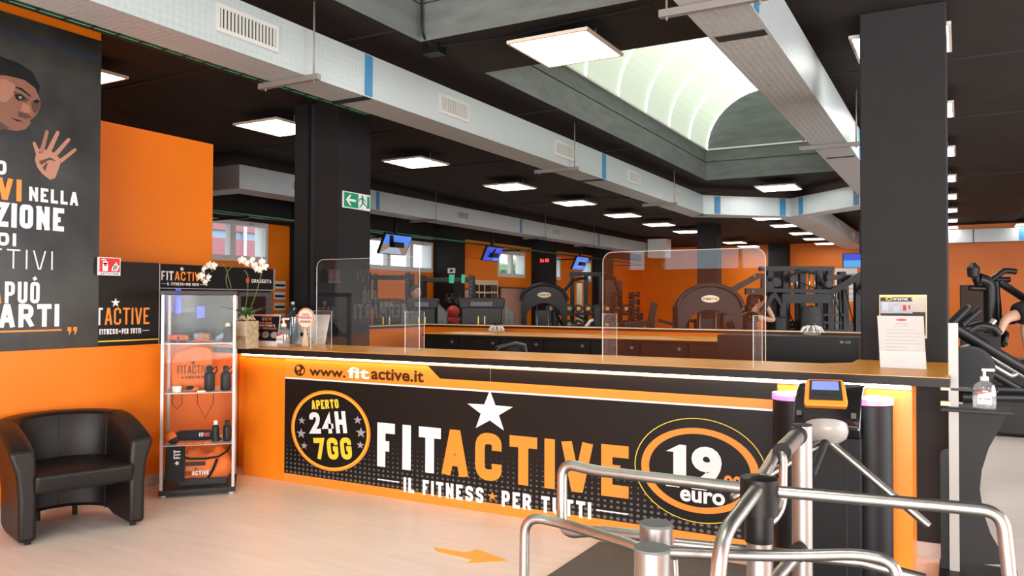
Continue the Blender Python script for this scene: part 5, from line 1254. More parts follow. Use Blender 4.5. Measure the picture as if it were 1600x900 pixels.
# ================================================================== GYM EQUIPMENT
def gtag(px, d): q = at(px, 470, 'd', d); return (q.x, q.y, 0)
FACE = YAW    # turned to look roughly back at the camera
def weight_tower(px, d, w_, h, label, rz=FACE, left_strip=False):
    t = thing('weight_machine', label, 'gym machine', gtag(px, d), rz)
    hw = w_/2; b = .16
    MB().box(-hw, hw, -.12, .12, .06, h-.12).build('shroud', 'grey_frame', t, bevel=.02)
    MB().prism([(-hw-.02, h-.14), (hw+.02, h-.14), (hw+.04, h-.02), (hw, h), (-hw, h), (-hw-.04, h-.02)], lambda u, v, q_: (u, -.15+q_, v), .30).build('top_cap', 'mid_grey', t, bevel=.015)
    MB().box(-hw*.55, hw*.55, -.175, -.15, h-.12, h-.05).build('grip_tray', 'light_grey', t, bevel=.01)
    MB().box(-.05, -.035, -.127, -.12, .1, h-.25).box(.035, .05, -.127, -.12, .1, h-.25).build('gold_stripe', 'yellow_print', t)
    pl = Plane((0, -.122, 0), (0, 0, -1), (1, 0, 0), (0, -1, 0)); m = MB().use('cream')
    plv = Plane((0, -.122, 0), (1, 0, 0), (0, 0, 1), (0, -1, 0)); z = h-.48
    for ch in 'MATRIX': words(m, plv, ch, -.022, .022, z-.05, z, .009); z -= .075
    m.build('lettering', None, t, fix=False)
    MB().prism([(hw+.02, .0), (hw+.16, .0), (hw+.16, h-.2), (hw+.02, h-.06)], lambda u, v, q_: (u, -.10+q_, v), .16).build('side_column', 'light_grey', t, bevel=.015)
    plv = Plane((hw+.09, -.102, 0), (1, 0, 0), (0, 0, 1), (0, -1, 0)); m = MB().use('black_print'); z = h-.28
    for ch in 'ULTRA': words(m, plv, ch, -.018, .018, z-.045, z, .007); z -= .075
    m.build('side_lettering', None, t, fix=False)
    MB().box(-hw, hw+.14, -.45, .2, 0, .06).build('foot_frame', 'light_grey', t)
    MB().prism([(hw+.02, .06), (hw+.12, .06), (hw+.11, .55), (hw+.04, .75)], lambda u, v, q_: (u, -.3+q_, v), .08).build('seat_post', 'light_grey', t)
    MB().box(-.2, .2, -.75, -.4, .45, .53).build('seat', 'pad_grey', t, bevel=.02)
    return t
weight_tower(606, 10.9, .34, 1.60, 'grey weight machine behind the left plexi shield')
weight_tower(661, 10.9, .36, 1.60, 'grey weight machine below the man with short hair')
weight_tower(753, 10.8, .55, 1.61, 'wide grey weight machine with gold stripe beside the red balls')
def rack(px, d, w_, h, label):
    t = thing('power_rack', label, 'gym rack', gtag(px, d), FACE)
    for x in (-w_/2, w_/2):
        for y in (-.3, .3):
            m = MB(); m.box(x-.035, x+.035, y-.035, y+.035, 0, h); o = m.build('upright', 'grey_frame', t)
            q = MB()
            for k in range(5): q.tube([(x, y-.036, h-.1-.06*k), (x, y-.042, h-.1-.06*k)], .012, 8)
            q.build('bolt', 'light_grey', o)
    for y in (-.3, .3): MB().box(-w_/2, w_/2, y-.03, y+.03, h-.10, h-.04).build('cross_beam', 'grey_frame', t)
    for x in (-w_/2, w_/2): MB().box(x-.03, x+.03, -.3, .3, h-.10, h-.04).build('side_beam', 'grey_frame', t)
    for x in (-w_/2, w_/2):
        q = MB()
        for k, r_ in enumerate((.2, .17, .14)): q.tube([(x-.1-.05*k, -.36, 1.2), (x-.1-.05*k-.03, -.36, 1.2)], r_, 20)
        q.build('weight_plate', 'black_plastic', t)
    MB().tube([(-w_/2-.25, -.36, 1.2), (w_/2+.05, -.36, 1.2)], .014, 8).build('barbell', 'steel', t)
    return t
R1 = rack(611, 13.2, .62, 2.02, 'black power rack below the road scene television')
R2 = rack(699, 13.0, .80, 1.98, 'black power rack with green cloths hanging from it')
for (px_, lab, hh) in ((706, 'wider green cloth hanging on the power rack', 12), (724, 'narrower green cloth hanging on the power rack', 10)):
    p = at(px_, 430, 'd', 12.6); t = thing('green_cloth', lab, 'cloth', (p.x, p.y, p.z-.12), FACE); w0 = .045 if hh == 12 else .03
    MB().prism([(-w0, .0), (w0*.7, -.01), (w0, .13), (-w0, .13)], lambda u, v, q_: (u, q_, v), .012).build('cloth', 'green_cloth', t)
for (px_, py_, r_, lab) in ((708, 487, .09, 'upper red exercise ball in the gym'), (707, 503, .10, 'lower red exercise ball in the gym')):
    p = at(px_, py_, 'd', 11.4); t = thing('exercise_ball', lab, 'ball', p, 0); MB().ball((0, 0, 0), r_, n=20, m=12).build('ball_skin', 'red_cloth', t)
bs = thing('ball_stand', 'black stand carrying the red exercise balls', 'stand', (at(708, 480, 'd', 11.4).x, at(708, 480, 'd', 11.4).y, 0)); MB().cyl(0, 0, 0, 1.14, .03).cyl(0, 0, 1.14, 1.18, .1).build('pole', 'grey_frame', bs)
for k in range(3): a = 2*pi*k/3; MB().bar((0, 0, .05), (.35*cos(a), .35*sin(a), .02), .05, .03).build('foot', 'grey_frame', bs)
for (px_, py_) in ((702, 472), (714, 474)):
    p = at(px_, py_, 'd', 11.9); t = thing('kettlebell', ('left' if px_ == 702 else 'right')+' black kettlebell above the red exercise balls', 'kettlebell', p, 0, None); MB().ball((0, 0, 0), .075, n=14, m=8).build('bell', 'black_plastic', t); MB().tube([(-.05, 0, .04), (-.05, 0, .12), (.05, 0, .12), (.05, 0, .04)], .014, 8).build('handle', 'black_plastic', t)
ks = thing('kettlebell_shelf', 'dark shelf holding two kettlebells above the red balls', 'shelf', gtag(708, 11.9), FACE); MB().box(-.2, .2, -.1, .1, 1.37, 1.40).build('shelf_board', 'grey_frame', ks); MB().box(-.03, .03, .05, .1, 0, 1.37).build('upright', 'grey_frame', ks)
def arch_machine(px, d, w_, h, label, shade='grey_frame', full=False):
    t = thing('arch_machine', label, 'gym machine', gtag(px, d), FACE); N = 20; hw = w_/2; rr = hw*.95
    def arcp(s): return [(hw*s*cos(a), h-rr*.75*s+rr*.75*s*sin(a)) for a in [pi*k/N for k in range(N+1)]]
    out = [(hw, .0)]+arcp(1)+[(-hw, .0)]
    inn = [(-hw*.78, .0)]+[(x*.78, min(z, h-.34)) for x, z in reversed(arcp(1))]+[(hw*.78, .0)]
    m = MB(); o1 = [(hw, 0)]+arcp(1)+[(-hw, 0)]; i1 = [(hw*.78, 0)]+[(x*.78, z-.30 if z > .9 else z) for x, z in arcp(1)]+[(-hw*.78, 0)]
    for y in (-.12, .12):
        for k in range(len(o1)-1): m.poly([(o1[k][0], y, o1[k][1]), (o1[k+1][0], y, o1[k+1][1]), (i1[k+1][0], y, i1[k+1][1]), (i1[k][0], y, i1[k][1])])
    for L_ in (o1, i1):
        for k in range(len(L_)-1): m.poly([(L_[k][0], -.12, L_[k][1]), (L_[k+1][0], -.12, L_[k+1][1]), (L_[k+1][0], .12, L_[k+1][1]), (L_[k][0], .12, L_[k][1])])
    m.build('arch_shroud', shade, t)
    MB().tube([(x, -.12, z) for x, z in arcp(1)], .03, 10).build('arch_rim', 'mid_grey' if full else shade, t)
    pl = Plane((0, -.122, 0), (1, 0, 0), (0, 0, 1), (0, -1, 0)); m = MB().use('cream'); disc(m, pl, 0, h-.17, .11, .045, .004, 24); m.use('mid_grey'); words(m, pl, 'PANATTA', -.085, .085, h-.185, h-.155, .006, e=.006); m.build('oval_badge', None, t, fix=False)
    MB().box(-hw*.38, hw*.30, -.06, .10, .25, h-.42).build('weight_stack', 'black_plastic', t)
    for x in (-hw*.3, hw*.2): MB().cyl(x, -.08, .1, h-.30, .012, 8).build('guide_rod', 'steel', t)
    MB().box(hw*.35, hw*.62, -.16, -.02, .7, 1.42).build('back_pad', 'pad_grey' if not full else 'mid_grey', t, bevel=.03)
    MB().box(-.22, .22, -.75, -.35, .45, .53).build('seat', 'pad_grey', t, bevel=.03); MB().box(-.04, .04, -.6, -.1, 0, .46).build('seat_post', 'grey_frame', t)
    MB().tube([(hw*.5, -.14, h-.45), (hw*.75, -.3, h-.65), (hw*.8, -.45, 1.1)], .022, 8).build('lever_arm', 'grey_frame', t); MB().tube([(hw*.8, -.45, 1.12), (hw*.8, -.45, .98)], .035, 10).build('red_grip', 'red_cloth', t)
    return t
arch_machine(850, 13.0, .74, 1.84, 'dark arch shaped machine with oval badge beside the wide grey machine')
arch_machine(1106, 9.95, .80, 1.77, 'large green grey arch machine behind the right plexi shield', 'mid_grey', True)
def cable_tower(px, d, label):
    t = thing('cable_machine', label, 'gym machine', gtag(px, d), FACE)
    for x in (-.3, -.05, .22): MB().box(x-.035, x+.035, -.05, .05, 0, 2.05).build('upright', 'grey_frame', t)
    MB().box(-.35, .3, -.06, .06, 2.03, 2.10).build('top_beam', 'grey_frame', t)
    MB().tube([(-.05, -.06, 2.0), (-.3, -.1, 1.95), (-.5, -.15, 1.7), (-.52, -.15, 1.5)], .03, 10).build('curved_arm', 'grey_frame', t)
    MB().tube([(.22, -.06, 2.05), (.45, -.1, 2.0), (.55, -.12, 1.7), (.55, -.1, 1.3)], .03, 10).build('curved_arm', 'grey_frame', t)
    MB().box(.3, .6, -.05, .1, .3, 1.95).build('weight_stack', 'black_plastic', t); MB().box(-.22, -.12, -.02, .02, 1.0, 1.9).build('pale_panel', 'cream', t)
    m = MB().tube([(-.5, -.15, 1.5), (-.3, -.2, 1.35), (-.1, -.2, 1.25)], .02, 8); m.build('handle_bar', 'grey_frame', t)
    return t
cable_tower(920, 14.5, 'black cable machine with curved arms behind the dumbbell rack')
# dumbbell rack
dr = thing('dumbbell_rack', 'long black dumbbell rack below the cable machine', 'gym rack', gtag(930, 13.4), FACE)
for z in (.82, 1.12, 1.38): MB().box(-.85, .75, -.15, .1, z-.04, z).build('shelf', 'grey_frame', dr)
for x in (-.85, .75): MB().box(x-.03, x+.03, -.15, .12, 0, 1.38).build('upright', 'grey_frame', dr)
db0 = None
def dumbbell(loc, rz, label, group):
    t = thing('dumbbell', label, 'dumbbell', loc, rz, group)
    for y in (-.10, .06): MB().tube([(0, y, .07), (0, y+.06, .07)], .068, 14).build('weight_head', 'black_plastic', t)
    MB().tube([(0, -.1, .07), (0, .1, .07)], .015, 8).build('handle', 'steel', t); MB().tube([(0, -.106, .07), (0, -.1, .07)], .034, 14).build('end_badge', 'arrow_orange', t)
    return t
rot = Matrix.Rotation(FACE, 4, 'Z')
for z, n in ((.82, 10), (1.12, 10), (1.38, 9)):
    for k in range(n):
        lp = Vector(dr.location)+rot @ Vector((-.76+.158*k, -.02, z))
        lab = ORD[k]+' dumbbell from the left on the '+{.82: 'lowest', 1.12: 'middle', 1.38: 'top'}[z]+' shelf of the dumbbell rack'
        if db0 is None: db0 = dumbbell(lp, FACE, lab, 'dumbbells on the black rack')
        else: dup(db0, lp, label=lab)
t = thing('dumbbell_stand', 'small upright dumbbell stand behind the small plexi foot', 'gym rack', gtag(976, 13.0), FACE)
for x in (-.14, .14): MB().box(x-.02, x+.02, -.05, .05, 0, 1.72).build('upright', 'grey_frame', t)
for k in range(4):
    for x in (-.14, .14):
        q = MB().tube([(x-.09, -.1, 1.66-.12*k), (x-.04, -.1, 1.66-.12*k)], .05, 10).tube([(x+.04, -.1, 1.68-.12*k), (x+.09, -.1, 1.68-.12*k)], .05, 10).tube([(x-.09, -.1, 1.66-.12*k), (x+.09, -.1, 1.68-.12*k)], .012, 6); q.build('hand_weight', 'black_plastic', t)
# bench machine
t = thing('weight_bench', 'grey weight bench with raised back in front of the orange wall', 'bench', gtag(1015, 11.5), FACE)
MB().bar((-.38, -.1, 1.22), (.05, -.1, 1.28), .10, .07).build('arm', 'mid_grey', t); MB().bar((-.02, -.1, 1.2), (.05, -.1, 1.55), .09, .06).build('back_pad', 'mid_grey', t); MB().bar((.1, -.1, 1.3), (.42, -.1, 1.22), .05, .05).build('frame_bar', 'mid_grey', t)
MB().box(-.05, .05, -.15, .0, 0, 1.22).build('column', 'grey_frame', t); MB().box(.35, .55, -.1, .1, 0, 1.5).build('rear_column', 'grey_frame', t)
MB().tube([(.4, -.15, 1.45), (.55, -.15, 1.40)], .09, 14).build('weight_plate', 'black_plastic', t); MB().tube([(.45, -.3, 1.32), (.62, -.3, 1.28)], .025, 10).build('grip', 'black_plastic', t)
t = thing('leg_machine', 'dark leg machine with white tube beside the dumbbell rack', 'gym machine', gtag(925, 11.0), FACE)
MB().tube([(-.1, 0, 1.2), (-.02, 0, 1.3), (.05, 0, 1.32), (.1, 0, 1.25)], .022, 8).build('white_tube', 'white_plastic', t); MB().box(.02, .12, -.05, .05, 0, 1.5).build('pad_column', 'pad_grey', t, bevel=.02); MB().bar((.1, 0, 1.32), (.3, 0, 1.27), .06).build('arm', 'mid_grey', t); MB().ball((-.2, 0, 1.2), .12, .1, .06).build('seat', 'pad_grey', t)
MB().box(-.25, .1, -.1, .1, 0, 1.15).build('base', 'grey_frame', t)
# multi station
t = thing('multi_station', 'big black multi station machine with many uprights right of the woman', 'gym machine', gtag(1270, 10.6), FACE)
for x in (-.62, -.42, -.2, .02, .16, .36, .52): MB().box(x-.035, x+.035, -.2, -.12, 0, 2.02 if x < .3 else 1.92).build('upright', 'grey_frame', t)
for x in (-.5, -.1, .28, .48): MB().box(x-.045, x+.045, .2, .28, 0, 1.98).build('upright', 'black_plastic', t)
MB().box(-.75, .2, -.22, -.1, 1.97, 2.03).build('top_beam', 'black_plastic', t); MB().box(.1, .56, -.22, -.1, 1.86, 1.92).build('top_beam', 'black_plastic', t)
MB().bar((-.78, -.3, 1.72), (.12, -.3, 1.70), .06, .05).build('cross_bar', 'mid_grey', t); MB().box(-.52, .10, -.34, -.30, 1.55, 1.67).build('panel', 'mid_grey', t)
MB().bar((.1, -.3, 1.68), (.72, -.35, 2.05), .07, .08).build('lever_arm', 'grey_frame', t); MB().bar((.48, -.3, 1.68), (.74, -.35, 1.86), .06, .06).build('lever_arm', 'grey_frame', t)
MB().bar((-1.25, -.3, 1.66), (-.82, -.3, 1.90), .05, .07).build('lever_arm', 'mid_grey', t); MB().bar((-.85, -.3, 1.90), (-.72, -.3, 1.90), .06).bar((-.74, -.3, 1.90), (-.74, -.3, 1.70), .07).bar((-.98, -.3, 1.70), (-.72, -.3, 1.70), .08).build('elbow', 'mid_grey', t)
for (x, z) in ((-.88, 1.895), (-.90, 1.70)): MB().tube([(x, -.34, z), (x, -.36, z)], .02, 10).build('pivot', 'light_grey', t)
MB().tube([(-.42, -.25, 1.88), (-.25, -.28, 1.97), (-.05, -.28, 1.93), (.05, -.28, 1.78)], .022, 8).build('pull_bar', 'mid_grey', t)
MB().lathe([(.005, 0), (.13, .03), (.15, .2), (.15, .38), (.12, .48), (.005, .51)], -.17, -.42, 1.02, 20, 1, .3).build('round_pad', 'pad_grey', t)
MB().box(-.2, -.14, -.4, -.3, .3, 1.1).build('pad_post', 'grey_frame', t); MB().box(-.3, .0, -.7, -.4, .5, .6).build('seat', 'pad_grey', t, bevel=.02)
for x in (-.55, -.31, .09, .44):
    q = MB()
    for k in range(16): q.box(x-.06, x+.06, -.16, -.02, .45+.055*k, .495+.055*k)
    tag(q.build('stack_plates', 'black_plastic', t), kind='stuff')
for x, z, r_ in ((-.58, 1.82, .06), (-.36, 1.86, .05), (.1, 1.80, .05), (.3, 1.78, .045), (-.66, 1.78, .05)): MB().tube([(x, -.28, z), (x, -.31, z)], r_, 14).build('pulley', 'black_plastic', t)
for a, b_ in (((-.58, -.28, 1.82), (-.30, -.24, 1.2)), ((.1, -.28, 1.8), (.30, -.26, 1.3)), ((.3, -.28, 1.78), (.44, -.26, 1.25)), ((-.36, -.28, 1.86), (.02, -.28, 1.70))): MB().tube([a, b_], .008, 6).build('cable', 'black_plastic', t)
for x in (-.60, -.46, .22, .42): MB().box(x-.018, x+.018, -.02, .02, 0, 1.9).build('rear_tube', 'black_plastic', t)
for z in (1.1, 1.2, 1.3, 1.4): MB().bar((0, -.24, z), (.3, -.24, z), .025).build('rung', 'mid_grey', t)
for x in (-.35, -.28, -.12, -.05): MB().cyl(x, -.2, 1.68, 1.95, .011, 8).build('guide_rod', 'steel', t)
for z in (1.15, 1.3, 1.45): MB().tube([(.55, -.2, z), (.68, -.2, z)], .025, 8).build('plate_peg', 'black_plastic', t)
for z in (1.15,): MB().tube([(.58, -.2, z), (.62, -.2, z)], .07, 14).tube([(.58, -.2, 1.3), (.62, -.2, 1.3)], .05, 14).build('weight_plate', 'black_plastic', t)
for x in (.24, .3): MB().box(x, x+.04, -.15, -.1, 1.1, 1.6).build('weight_stack', 'light_grey', t)
MB().tube([(.62, -.35, 1.97), (.62, -.38, 1.97)], .06, 14).build('disc_weight', 'black_plastic', t)
t = thing('knee_pad_machine', 'low grey padded machine between the woman and the multi station', 'gym machine', gtag(1212, 10.3), FACE); MB().box(-.05, .12, -.1, .1, .3, 1.38).build('pad', 'mid_grey', t, bevel=.04); MB().box(-.15, .15, -.2, .2, 0, .3).build('base', 'grey_frame', t)

# televisions
def tv(quad, d_, label, parts, X=-9.5):
    (a, b_) = quad; p0 = at(*a, 'x', X); p1 = at(*b_, 'x', X)
    cy = (p0.y+p1.y)/2; wd = abs(p1.y-p0.y)
    t = thing('television', label, 'television', (X, cy, p0.z), 0)
    ti = radians(d_); v_ = Vector((sin(ti), 0, cos(ti))); n_ = Vector((cos(ti), 0, -sin(ti))); h = wd*.50
    pl = Plane((0, 0, 0), (0, 1, 0), v_, n_)
    MB().prism([(-wd/2, -h), (wd/2, -h), (wd/2, 0), (-wd/2, 0)], lambda u, v, q: pl(u, v, q-.05), .05).build('housing', 'black_plastic', t)
    m = MB(); parts(m, pl, wd, h); m.build('screen', None, t, fix=False)
    zz = ZC-p0.z; MB().box(-.12, -.08, -.03, .03, -.2, zz).build('ceiling_bracket', 'black_plastic', t); MB().box(-.12, 0, -.15, .15, -.25, -.15).build('mount_plate', 'black_plastic', t)
    return t
def road(m, pl, w_, h):
    a = w_/2-.02; m.use('screen_sky'); rect(m, pl, -a, a, -h*.5, -.02, .003); m.use('screen_brown'); rect(m, pl, -a, a, -h+.02, -h*.5, .003); m.use('screen_road'); m.poly([pl(-a, -h+.02, .005), pl(a*.7, -h+.02, .005), pl(.04, -h*.48, .005), pl(-.04, -h*.48, .005)]); m.use('black_print'); m.poly([pl(-a*.45, -h*.62, .006), pl(-a*.12, -h*.6, .006), pl(-a*.45, -.03, .006), pl(-a*.75, -.03, .006)])
def bluefig(m, pl, w_, h):
    a = w_/2-.02; m.use('screen_blue'); rect(m, pl, -a, a, -h+.02, -.02, .003); m.use('black_print'); m.poly([pl(-.1, -h*.7, .005), pl(.0, -h*.75, .005), pl(.06, -h*.2, .005), pl(-.02, -h*.1, .005)]); m.use('screen_sky'); m.poly([pl(.05, -h+.02, .005), pl(a, -h+.02, .005), pl(a, -h*.5, .005), pl(.2, -h*.55, .005)])
def bluetxt(m, pl, w_, h):
    a = w_/2-.02; m.use('screen_sky'); rect(m, pl, -a, a, -h+.02, -.02, .003); m.use('screen_road')
    for k in range(3): rect(m, pl, -a*.7, a*.6, -h*.3-.09*k, -h*.3-.06-.09*k+.04, .005)
def cyan(m, pl, w_, h):
    a = w_/2-.02; m.use('screen_blue'); rect(m, pl, -a, a, -h*.5, -.02, .003); m.use('screen_cyan'); rect(m, pl, -a, a, -h+.02, -h*.5, .003)
tv(((603, 364), (645, 364)), 25, 'wall television showing a road under a blue sky', road)
tv(((762, 384), (787, 384)), 25, 'blue screened television left of the red digital clock', bluefig)
tv(((902, 400), (921, 400)), 25, 'pale blue television right of the red digital clock', bluetxt)
p = at(1345, 396, 'd', 20); t = thing('television', 'blue television at the left edge of the large black column', 'television', (p.x, p.y, p.z), radians(10)); pl = Plane((0, 0, 0), (1, 0, 0), (0, .2, .98), (0, -.98, -.2)); pl.v = Vector((0, -.2, .98))
MB().prism([(-.42, -.36), (.42, -.36), (.42, 0), (-.42, 0)], lambda u, v, q: pl(u, v, q-.05), .05).build('housing', 'black_plastic', t); m = MB(); m.use('screen_blue'); rect(m, pl, -.40, .40, -.17, -.01, .003); m.use('screen_cyan'); rect(m, pl, -.40, .40, -.35, -.17, .003); m.build('screen', None, t, fix=False); MB().box(-.03, .03, .02, .06, -.1, ZC-p.z).build('ceiling_bracket', 'black_plastic', t)
# clocks, boxes, boards
p = at(852, 407, 'y', 20.74); t = thing('digital_clock', 'red digital clock on the black wall pier', 'clock', (p.x, p.y, p.z)); MB().box(-.15, .15, -.05, 0, -.09, .09).build('case', 'black_plastic', t); pl = Plane((0, -.051, 0), (1, 0, 0), (0, 0, 1), (0, -1, 0)); m = MB().use('red_screen'); words(m, pl, '24.00', -.14, .14, -.05, .05, .02); m.build('digits', None, t, fix=False)
p = at(708, 423, 'y', 15.74); t = thing('wall_timer', 'white timer box with dark display above the power rack', 'timer', (p.x-.02, p.y, p.z)); MB().box(-.10, .08, -.05, 0, -.06, .06).build('case', 'white_plastic', t); MB().box(-.04, .05, -.054, -.05, -.03, .03).build('display', 'gloss_black', t)
p = at(1033, 388, 'y', 25.0); MB().box(p.x-.42, p.x+.2, 24.9, 25.4, p.z-.3, p.z+.3).build('end_box', 'white_plastic', D3, world=True)
p = at(755, 455, 'x', -10.95)
for (px_, py_, w_, h_, lab, mt) in ((752, 456, 1.0, .62, 'pale notice board with black picture squares on the orange wall', 'cream'), (770, 456, .5, .62, 'narrow cream chart right of the notice board', 'cream')):
    p = at(px_, py_, 'x', -10.98); t = thing('notice_board', lab, 'notice board', (p.x, p.y, p.z)); MB().box(-.02, .01, -w_/2, w_/2, -h_/2, h_/2).build('board', mt, t); m = MB().use('black_print')
    for i in range(3):
        for j in range(2): m.box(.01, .014, -w_*.38+i*w_*.28, -w_*.38+(i+.8)*w_*.28, -h_*.35+j*h_*.36, -h_*.35+(j+.8)*h_*.36)
    m.build('pictures', None, t)
# mirrors
for (a, b_, lab) in (((780, 448), (822, 475), 'framed mirror with dark reflection left of the arch machine'), ((715, 450), (742, 478), 'framed wall mirror behind the power rack')):
    p0 = at(*a, 'x', -10.97); p1 = at(*b_, 'x', -10.97); t = thing('wall_mirror', lab, 'mirror', (-10.97, (p0.y+p1.y)/2, .3)); hy = (p1.y-p0.y)/2; z1 = p0.z-.3
    MB().box(0, .01, -hy, hy, 0, z1).build('mirror_glass', 'gloss_black' if 0 else 'aluminium', t); MB().box(.0, .03, -hy, -hy+.05, 0, z1).box(0, .03, hy-.05, hy, 0, z1).box(0, .03, -hy, hy, z1-.04, z1).build('frame', 'light_grey', t)
# far wall posters / notices near the multi station
for (px_, py_, w_, h_, lab) in ((1322, 447, .55, .95, 'tall white notice on the far orange wall beside the large column'), (1293, 466, .45, .3, 'small striped notice on the far wall left of the tall notice')):
    p = at(px_, py_, 'y', 23.0); t = thing('notice', lab, 'notice', (p.x, 23.0, p.z)); MB().box(-w_/2, w_/2, 0, .02, -h_/2, h_/2).build('sheet', 'paper', t); m = MB().use('grey_print')
    for k in range(6): m.box(-w_*.4, w_*.4, -.003, 0, h_*.35-k*h_*.14, h_*.35-k*h_*.14-.02)
    m.use('orange_print').box(-w_/2, w_/2, -.003, 0, -h_/2, -h_*.42); m.build('print', None, t); MB().box(-.03, .03, .02, .05, -p.z, h_/2).build('stand_post', 'grey_frame', t)
# door and notices on the orange wall of the gym, reflections aside
# frame strips on the vending side wall notices (px 428-442)
p = at(436, 478, 'x', -10.999); t = thing('notice_rack', 'stack of small notices on the orange wall right of the vending machine', 'notice', (p.x, p.y, p.z))
for k in range(5): q = MB().box(0, .02, -.14, .14, .32-.2*k, .46-.2*k); q.build('leaflet', 'paper', t); MB().box(.02, .024, -.12, .12, .36-.2*k, .40-.2*k).build('leaflet_print', 'black_print', t)

# ================================================================== PEOPLE
def skin_mesh(name, pts, edges, rad, matn, parent, sub=2, root=0):
    me = bpy.data.meshes.new(name); me.from_pydata([tuple(p) for p in pts], edges, []); o = bpy.data.objects.new(name, me); COL.objects.link(o)
    if parent is not None: o.parent = parent
    me.materials.append(MATS[matn]); s_ = o.modifiers.new('skin', 'SKIN'); s_.use_smooth_shade = True
    for i, r_ in enumerate(rad):
        d = me.skin_vertices[0].data[i]; r_ = r_ if isinstance(r_, tuple) else (r_, r_); d.radius = r_; d.use_root = (i == root)
    q = o.modifiers.new('sub', 'SUBSURF'); q.levels = sub; q.render_levels = sub
    return o
def hand_chain(pts, edges, rad, wi, direction, up, curl=.5, s=1):
    """palm and five fingers growing from wrist vertex wi"""
    d = Vector(direction).normalized(); u = Vector(up).normalized(); sd = d.cross(u).normalized(); w0 = Vector(pts[wi])
    palm = len(pts); pts.append(w0+d*.05*s); edges.append((wi, palm)); rad.append((.035*s, .018*s))
    k2 = len(pts); pts.append(w0+d*.085*s); edges.append((palm, k2)); rad.append((.038*s, .016*s))
    for i, (off, L_) in enumerate(((-.030, .062), (-.010, .074), (.011, .070), (.030, .054))):
        a = w0+d*.09*s+sd*off*s; b_ = a+(d*.55+u*-.5*curl)*L_*.6*s; c_ = b_+(d*.2+u*-1*curl)*L_*.5*s
        n0 = len(pts); pts += [a, b_, c_]; edges += [(k2, n0), (n0, n0+1), (n0+1, n0+2)]; rad += [.010*s, .009*s, .008*s]
    a = w0+d*.035*s-sd*.035*s; b_ = a+(d*.6-sd*.7)*.035*s; c_ = b_+(d*.9)*.03*s
    n0 = len(pts); pts += [a, b_, c_]; edges += [(palm, n0), (n0, n0+1), (n0+1, n0+2)]; rad += [.012*s, .011*s, .009*s]
def head(parent, c_, yaw_, pitch_=0, skin_='skin', hair_='hair', long=False, r=.098):
    Rz = Matrix.Rotation(yaw_, 4, 'Z') @ Matrix.Rotation(pitch_, 4, 'X')
    def T(v): return tuple(Vector(c_)+Rz @ Vector(v))
    m = MB(); m.sm = True; n, k = 20, 14
    for i in range(k+1):
        ph = pi*i/k; z = -cos(ph)
        for j in range(n):
            a = 2*pi*j/n; x = sin(ph)*sin(a)*.78; y = -sin(ph)*cos(a)*.95
            if z < 0: x *= 1+z*.22; y *= 1+z*.10; 
            f = y < 0 and abs(x) < .3
            yy = y
            if f and -.35 < z < .15 and abs(x) < .14: yy -= .20*(1-abs(x)/.14)*(1-abs(z+.18)/.33 if abs(z+.18) < .33 else 0)      # nose
            if f and .02 < z < .25 and .12 < abs(x) < .45: yy += .07      # sockets
            if f and -.62 < z < -.45 and abs(x) < .28: yy -= .05          # lips
            m.v.append(T((x*r, yy*r*1.0, z*r*1.22)))
    for i in range(k):
        for j in range(n): j2 = (j+1) % n; m.face([i*n+j, i*n+j2, (i+1)*n+j2, (i+1)*n+j])
    for s_ in (-1, 1): 
        e_ = T((s_*r*.78, .0, 0)); m.ball(e_, .012, .02, .03, n=8, m=6)
    m.tube([T((0, .01, -r*.8)), T((0, .03, -r*1.9))], [.05, .055], 14)
    hd = m.build('head', skin_, parent)
    m = MB()
    for s_ in (-1, 1): m.use('hair').ball(T((s_*r*.30, -r*.80, r*.13)), .009, n=8, m=6)
    m.use('p_lip'); m.tube([T((-r*.22, -r*.88, -r*.62)), T((0, -r*.95, -r*.63)), T((r*.22, -r*.88, -r*.62))], .005, 6); m.build('face_detail', None, hd)
    m = MB(); m.sm = True
    base = 0
    for i in range(8):
        ph = pi/2*(i/7)*(1.15 if long else .92)
        for j in range(n):
            a = 2*pi*j/n; back = .5-.5*cos(a) if True else 0; z = cos(ph*(.72+.55*back)); s2 = sin(ph*(.72+.55*back))
            m.v.append(T((s2*sin(a)*.84*r, -s2*cos(a)*1.02*r+.006, z*r*1.30)))
    for i in range(7):
        for j in range(n): j2 = (j+1) % n; m.face([i*n+j, i*n+j2, (i+1)*n+j2, (i+1)*n+j])
    m.build('hair', hair_, hd)
    if long:
        m = MB(); m.ball(T((0, r*.7, -r*.1)), r*.85, r*.7, r*1.0, n=16, m=10); m.tube([T((0, r*.9, -r*.2)), T((0, r*1.1, -r*1.3)), T((0, r*.9, -r*2.2))], [.05, .05, .02], 10); m.build('long_hair', hair_, hd)
    return hd
# man seated behind the weight machine, looking down to the right
p = at(650, 458, 'd', 12.0)
t = thing('person', 'man with short dark hair in a pale shirt seated behind the grey weight machine', 'person', (p.x, p.y, 0), FACE)
zc = p.z
pts = [(0, 0, .55), (0, 0, .85), (0, 0, zc-.28), (0, 0, zc-.17), (-.18, 0, zc-.30), (-.24, -.08, zc-.58), (-.2, -.3, zc-.70), (.18, 0, zc-.30), (.24, -.08, zc-.58), (.2, -.3, zc-.70), (-.1, -.02, .5), (-.14, -.42, .52), (-.14, -.45, .09), (-.14, -.6, .05), (.1, -.02, .5), (.14, -.42, .52), (.14, -.45, .09), (.14, -.6, .05)]
ed = [(0, 1), (1, 2), (2, 3), (2, 4), (4, 5), (5, 6), (2, 7), (7, 8), (8, 9), (0, 10), (10, 11), (11, 12), (12, 13), (0, 14), (14, 15), (15, 16), (16, 17)]
ra = [(.12, .09), (.11, .08), (.10, .07), .052, .045, .042, .03, .055, .042, .03, .085, .06, .045, .04, .085, .06, .045, .04]
